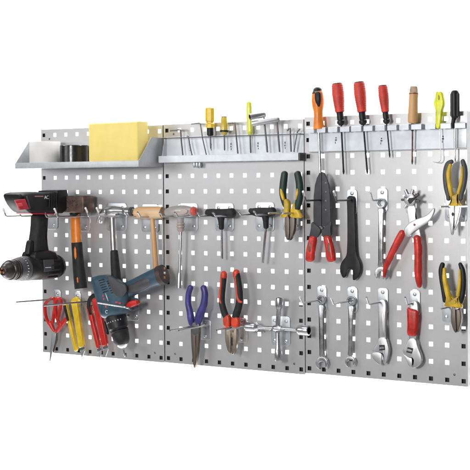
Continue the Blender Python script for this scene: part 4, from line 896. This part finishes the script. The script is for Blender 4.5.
knife('thick red snap off knife with its blade tip out, next to the blue drill', [(95.6, 298), (105.6, 346)], 3.3, M_red, .032, 2.0, None)
bpy.context.view_layer.update()
kn = [o for o in COL.objects if o.get('category') == 'snap off knife']
bm = B(); plate(bm, [(69.2, 303.5), (72.2, 303), (75.6, 318), (72.8, 320.5)], .024, .034, .002, 1); add('black_inlay', bm, M_grey, kn[0])
bm = B(); limb(bm, [(72.0, 303.5, .034, 1.6), (73.6, 300.0, .034, 2.0), (77.6, 299.0, .034, 2.3), (79.4, 302, .034, 2.0)], 14, flat=.6); add('end_hook', bm, M_yellow, kn[1])
bm = B(); limb(bm, [(88.6, 308, .026, 1.8), (89.2, 301, .028, 2.0), (92.6, 296.2, .030, 2.2), (96.4, 295.8, .032, 2.2), (98.0, 299, .033, 1.8)], 14, flat=.8); add('black_end', bm, M_rubber, kn[3])

# ------------------------------------------------------------------ blue drill
d = .050
t = thing('blue_drill', un(118, 304, d), 'blue cordless drill without battery hanging with chuck down and red trigger', 'cordless drill')
bm = B(); plate(bm, [(95.0, 277.5), (98, 275.8), (106, 274.2), (112, 276), (117, 280.5), (123, 283.5), (129, 284.2), (131.5, 291), (129.5, 301), (127.0, 308), (125.0, 313.8), (116, 316.8), (106.4, 319.0), (103.4, 312), (99.8, 298), (96.2, 285)], d - .026, d + .030, .017, 2, 5); body = add('motor_housing', bm, M_drill, t)
bm = B(); limb(bm, [(122, 292, d, 9.0), (129, 289.5, d, 8.2), (137, 285.8, d, 8.2), (146, 281.6, d, 8.6), (154, 278, d, 9.0), (161.5, 275.2, d, 9.8)], 24, flat=.85, round_ends=False); grip = add('grip', bm, M_drill, t)
bm = B(); limb(bm, [(130, 289, d + .004, 5.6), (137, 286.6, d + .0055, 6.0), (146, 282.4, d + .006, 6.2), (152, 279.6, d + .005, 5.6)], 20, flat=1.0); add('rubber_pad', bm, M_grey, grip)
bm = B(); limb(bm, [(160.0, 275.8, d, 10.4), (164.2, 274.2, d, 10.0)], 24, flat=.85, round_ends=False); cap_ = add('battery_socket', bm, M_socket, t)
for k in range(3):
    bm = B(); q = un(165.0, 268.5 + 4.5 * k, d + .010); box(bm, q.x - .003, q.x + .0015, q.y - .002, q.y + .002, q.z - .003, q.z + .003, .0008); add('contact', bm, M_brass if k != 1 else M_satin, cap_)
bm = B(); plate(bm, [(108, 275.0), (113, 276.8), (117.6, 281.0), (126, 284.5), (127.5, 291), (122, 297.5), (115.5, 297.0), (111.5, 288), (108.2, 280)], d + .024, d + .0315, .004, 2, 4); add('rubber_inlay', bm, M_grey, body)
bm = B()
for k in range(6):
    for (a, b, e, f_) in ((98.2, 281.0, 104.2, 279.2), (106.2, 281.6, 109.4, 280.8)):
        q0, q1 = un(a + k * .9, b + k * 2.3, d + .0298), un(e + k * .9, f_ + k * 2.3, d + .0298); lathe(bm, q0, q1, [(0, .0002), (.1, .0013), (.9, .0013), (1, .0002)], 8, flat=.6)
add('vent_slots', bm, M_black, body)
bm = B()
for (a, b, s) in ((103.0, 295.8, .0020), (103.8, 299.0, .0022), (105.0, 303.6, .0016), (105.9, 306.6, .0022)):
    q = un(a, b, d + .0302); box(bm, q.x - s, q.x + s, q.y - .0002, q.y + .0004, q.z - .0026, q.z + .0026)
for (a, b, s) in ((116.5, 302.3, .0040), (119.8, 303.2, .0036), (118.3, 305.8, .0030), (121.5, 306.5, .0030)):
    q = un(a, b, d + .0302); box(bm, q.x - s, q.x + s, q.y - .0002, q.y + .0004, q.z - .0018, q.z + .0018)
add('red_print', bm, M_redink, body, flat=True)
text('white_print', 'C', .012, un(104.9, 313.2, d + .0304), X - Z * .05, Z + X * .15, M_ink, body)
q0, q1 = un(105.4, 293.2, d + .0300), un(108.2, 301.2, d + .0302); bm = B(); lathe(bm, q0, q1, [(0, .0004), (.5, .0011), (1, .0004)], 8, flat=.4); add('white_stripe', bm, M_ink, body)
bm = B(); plate(bm, [(127.0, 304.5), (130.5, 300.9), (136.6, 299.6), (138.9, 301.6), (138.2, 304.6), (133.2, 306.6), (128.4, 308.4)], d - .009, d + .010, .0035, 1, 4); add('trigger', bm, M_red, t)
c0, c1 = un(115.2, 314.6, d), un(119.4, 330.0, d); m_ = mpp(c0)
bm = B(); lathe(bm, c0, c1, [(0, 9.6 * m_), (.1, 10.4 * m_), (.85, 10.2 * m_), (.9, 9.5 * m_), (1, 9.3 * m_)], 32); tc_ = add('torque_collar', bm, M_black, t)
bm = B(); uu = (c1 - c0).normalized(); ss = uu.cross(Y).normalized()
for k in range(9):
    a = math.radians(30 + 15 * k); c = c0 + (c1 - c0) * .42 - ss * (10.2 * m_ * math.cos(a)) - Y * (10.2 * m_ * math.sin(a))
    lathe(bm, c - uu * .0016, c + uu * .0016, [(0, .0008), (1, .0008)], 6)
add('scale_marks', bm, M_ink, tc_)
c2 = un(122.6, 344.4, d)
bm = B(); lathe(bm, c1, c2, [(0, 8.6 * m_), (.06, 9.1 * m_), (.16, 8.6 * m_), (.2, 8.9 * m_), (.75, 8.2 * m_), (.95, 6.6 * m_), (1, 5.8 * m_)], 28); ck_ = add('chuck', bm, M_rubber, t)
c3 = un(123.3, 348.0, d); bm = B(); lathe(bm, c2, c3, [(0, 5.6 * m_), (.4, 5.2 * m_), (.8, 3.4 * m_), (1, 2.0 * m_)], 24); add('chuck_nose', bm, M_satin, ck_)
bm = B(); lathe(bm, c3, un(124.8, 357.0, d), [(0, .9 * m_), (.9, .9 * m_), (1, .2 * m_)], 8); add('drill_bit', bm, M_rod, ck_)
bm = B(); limb(bm, [(104.5, 322, d + .01, 1.0), (106.8, 331, d + .01, 1.8), (107.6, 334, d + .01, 1.4)], 10); add('mode_lever', bm, M_black, t)

# ------------------------------------------------------------------ blue needle nose pliers
d = .032
t = thing('needle_nose_pliers', un(197, 328, d), 'long nose pliers with blue violet handles and long dark jaws', 'pliers')
bm = B(); limb(bm, [(190.6, 287.4, d, 3.0), (188.6, 294, d, 3.1), (188.2, 303, d, 3.2), (190.0, 312, d, 3.5), (191.0, 319, d, 3.8), (191.4, 324.5, d, 2.8)], 18, flat=.9); add('handle', bm, M_blueg, t)
bm = B(); limb(bm, [(203.6, 287.6, d, 3.3), (205.0, 294, d, 3.5), (204.0, 304, d, 3.8), (200.8, 313, d, 4.3), (198.4, 320, d, 4.0), (197.8, 324.5, d, 2.8)], 18, flat=.9); add('handle', bm, M_blueg, t)
bm = B(); plate(bm, [(191.6, 324), (196.6, 324), (196.6, 340), (197.0, 352), (196.6, 362), (195.6, 367.8), (194.6, 367.6), (193.4, 358), (192.2, 344)], d - .005, d + .005, .0013, 1); add('jaw', bm, M_steel, t)
bm = B(); plate(bm, [(196.4, 324), (200.2, 324), (199.8, 338), (198.8, 350), (197.4, 361), (196.2, 366.6), (196.6, 350)], d - .005, d + .0046, .0013, 1); add('jaw', bm, M_steel, t)
bm = B(); plate(bm, [(191.6, 322), (200.4, 322), (200.0, 333), (197, 336), (193, 335.6)], d - .004, d + .0058, .002, 1); add('joint', bm, M_dsteel, t)
# ------------------------------------------------------------------ red and black combination pliers
d = .032
t = thing('combination_pliers', un(231, 325, d), 'combination pliers with black and orange red handles and short blunt jaws', 'pliers')
L1 = [(223.8, 274.4, 3.3), (223.0, 284, 3.3), (222.0, 295, 3.2), (222.2, 304, 3.3), (224.6, 313, 3.5), (227.2, 319, 3.3)]
L2 = [(236.4, 273.0, 3.5), (238.2, 283, 3.6), (239.6, 294, 3.6), (239.2, 304, 3.7), (236.8, 313, 3.9), (234.6, 319, 3.6)]
for pts, inl in ((L1, [(221.2, 276, 1.0), (220.8, 286, 1.2), (219.8, 298, 1.2), (221.0, 303, 1.0)]), (L2, [(235.0, 275, 1.1), (236.4, 286, 1.2), (237.4, 296, 1.4), (239.2, 301, 1.6), (241.4, 302, 1.2)])):
    bm = B(); limb(bm, [(a, b, d, r) for a, b, r in pts], 18, flat=.9); h_ = add('handle_grip', bm, M_rubber, t)
    bm = B(); limb(bm, [(a, b, d + .0058, r) for a, b, r in inl], 12); add('red_stripe', bm, M_orangered, h_)
    a, b, r = pts[0]; bm = B(); limb(bm, [(a, b - .8, d, r * 1.02), (a - .1, b + 2.4, d, r * 1.06)], 16, flat=.92); add('red_end', bm, M_orangered, h_)
bm = B(); plate(bm, [(224.4, 316.5), (229.4, 314), (231.0, 319), (230.8, 326.5), (227.6, 328), (224.6, 326), (223.8, 320)], d - .008, d + .008, .005, 1, 4); add('red_collar', bm, M_orangered, t)
bm = B(); plate(bm, [(232.2, 318), (233.6, 314.5), (239.6, 317.5), (240.0, 323), (238.2, 328), (233.8, 327.8), (231.8, 324)], d - .008, d + .0078, .005, 1, 4); add('red_collar', bm, M_orangered, t)
M_jaw = mat('warm_steel_jaw', (0.46, 0.38, 0.31), 0.36, 1.0, 0.25, 220, 0.3, 60)
bm = B(); plate(bm, [(226.6, 326), (231.8, 326), (232.0, 340), (231.8, 353.4), (229.2, 352.2), (226.6, 343), (226.0, 333)], d - .006, d + .006, .0014, 1); add('jaw', bm, M_jaw, t)
bm = B(); plate(bm, [(232.0, 326), (237.4, 326.4), (238.0, 334), (237.0, 345), (234.8, 354.4), (232.2, 354.2)], d - .006, d + .0058, .0014, 1); add('jaw', bm, M_jaw, t)
bm = B(); limb(bm, [(232.1, 338, d + .0052, .9), (232.0, 345, d + .0052, 1.0)], 8); add('cutter_gap', bm, M_dark, t)
pivot(t, 232, 331.5, d + .006, .0048, M_jaw)

# ------------------------------------------------------------------ cross wrench
d = .030
t = thing('cross_wrench', un(279, 328.5, d), 'chrome four way cross wrench with sockets on its ends hanging at the panel joint', 'cross wrench')
cc = un(277.6, 328.3, d); m_ = mpp(cc)
eL, eR = un(246.5, 326.4, d), un(309.0, 330.6, d); eT, eB = un(279.6, 297.8, d), un(278.4, 360.6, d)
for e, rs, ln, rb_ in ((eL, 4.9, .33, 1.9), (eR, 5.3, .34, 1.9), (eT, 3.5, .34, 2.3), (eB, 3.7, .34, 2.3)):
    L = (e - cc).length
    bm = B(); lathe(bm, cc, e, [(0, rb_ * m_), (1 - ln - .06, rb_ * m_), (1 - ln + .02, rs * m_ * .90), (1 - ln + .06, rs * m_), (.985, rs * m_), (1, rs * m_ * .95), (1, rs * m_ * .72), (.9, rs * m_ * .70), (.9, .0001)], 28, cap=False); a_ = add('arm', bm, M_chrome, t)
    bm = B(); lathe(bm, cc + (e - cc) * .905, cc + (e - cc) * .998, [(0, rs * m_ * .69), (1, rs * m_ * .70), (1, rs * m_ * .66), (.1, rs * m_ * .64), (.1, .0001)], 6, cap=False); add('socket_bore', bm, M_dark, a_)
bm = B(); lathe(bm, cc - X * .011, cc + X * .011, [(0, 2.6 * m_), (.3, 3.3 * m_), (.7, 3.3 * m_), (1, 2.6 * m_)], 20); add('hub', bm, M_chrome, t)
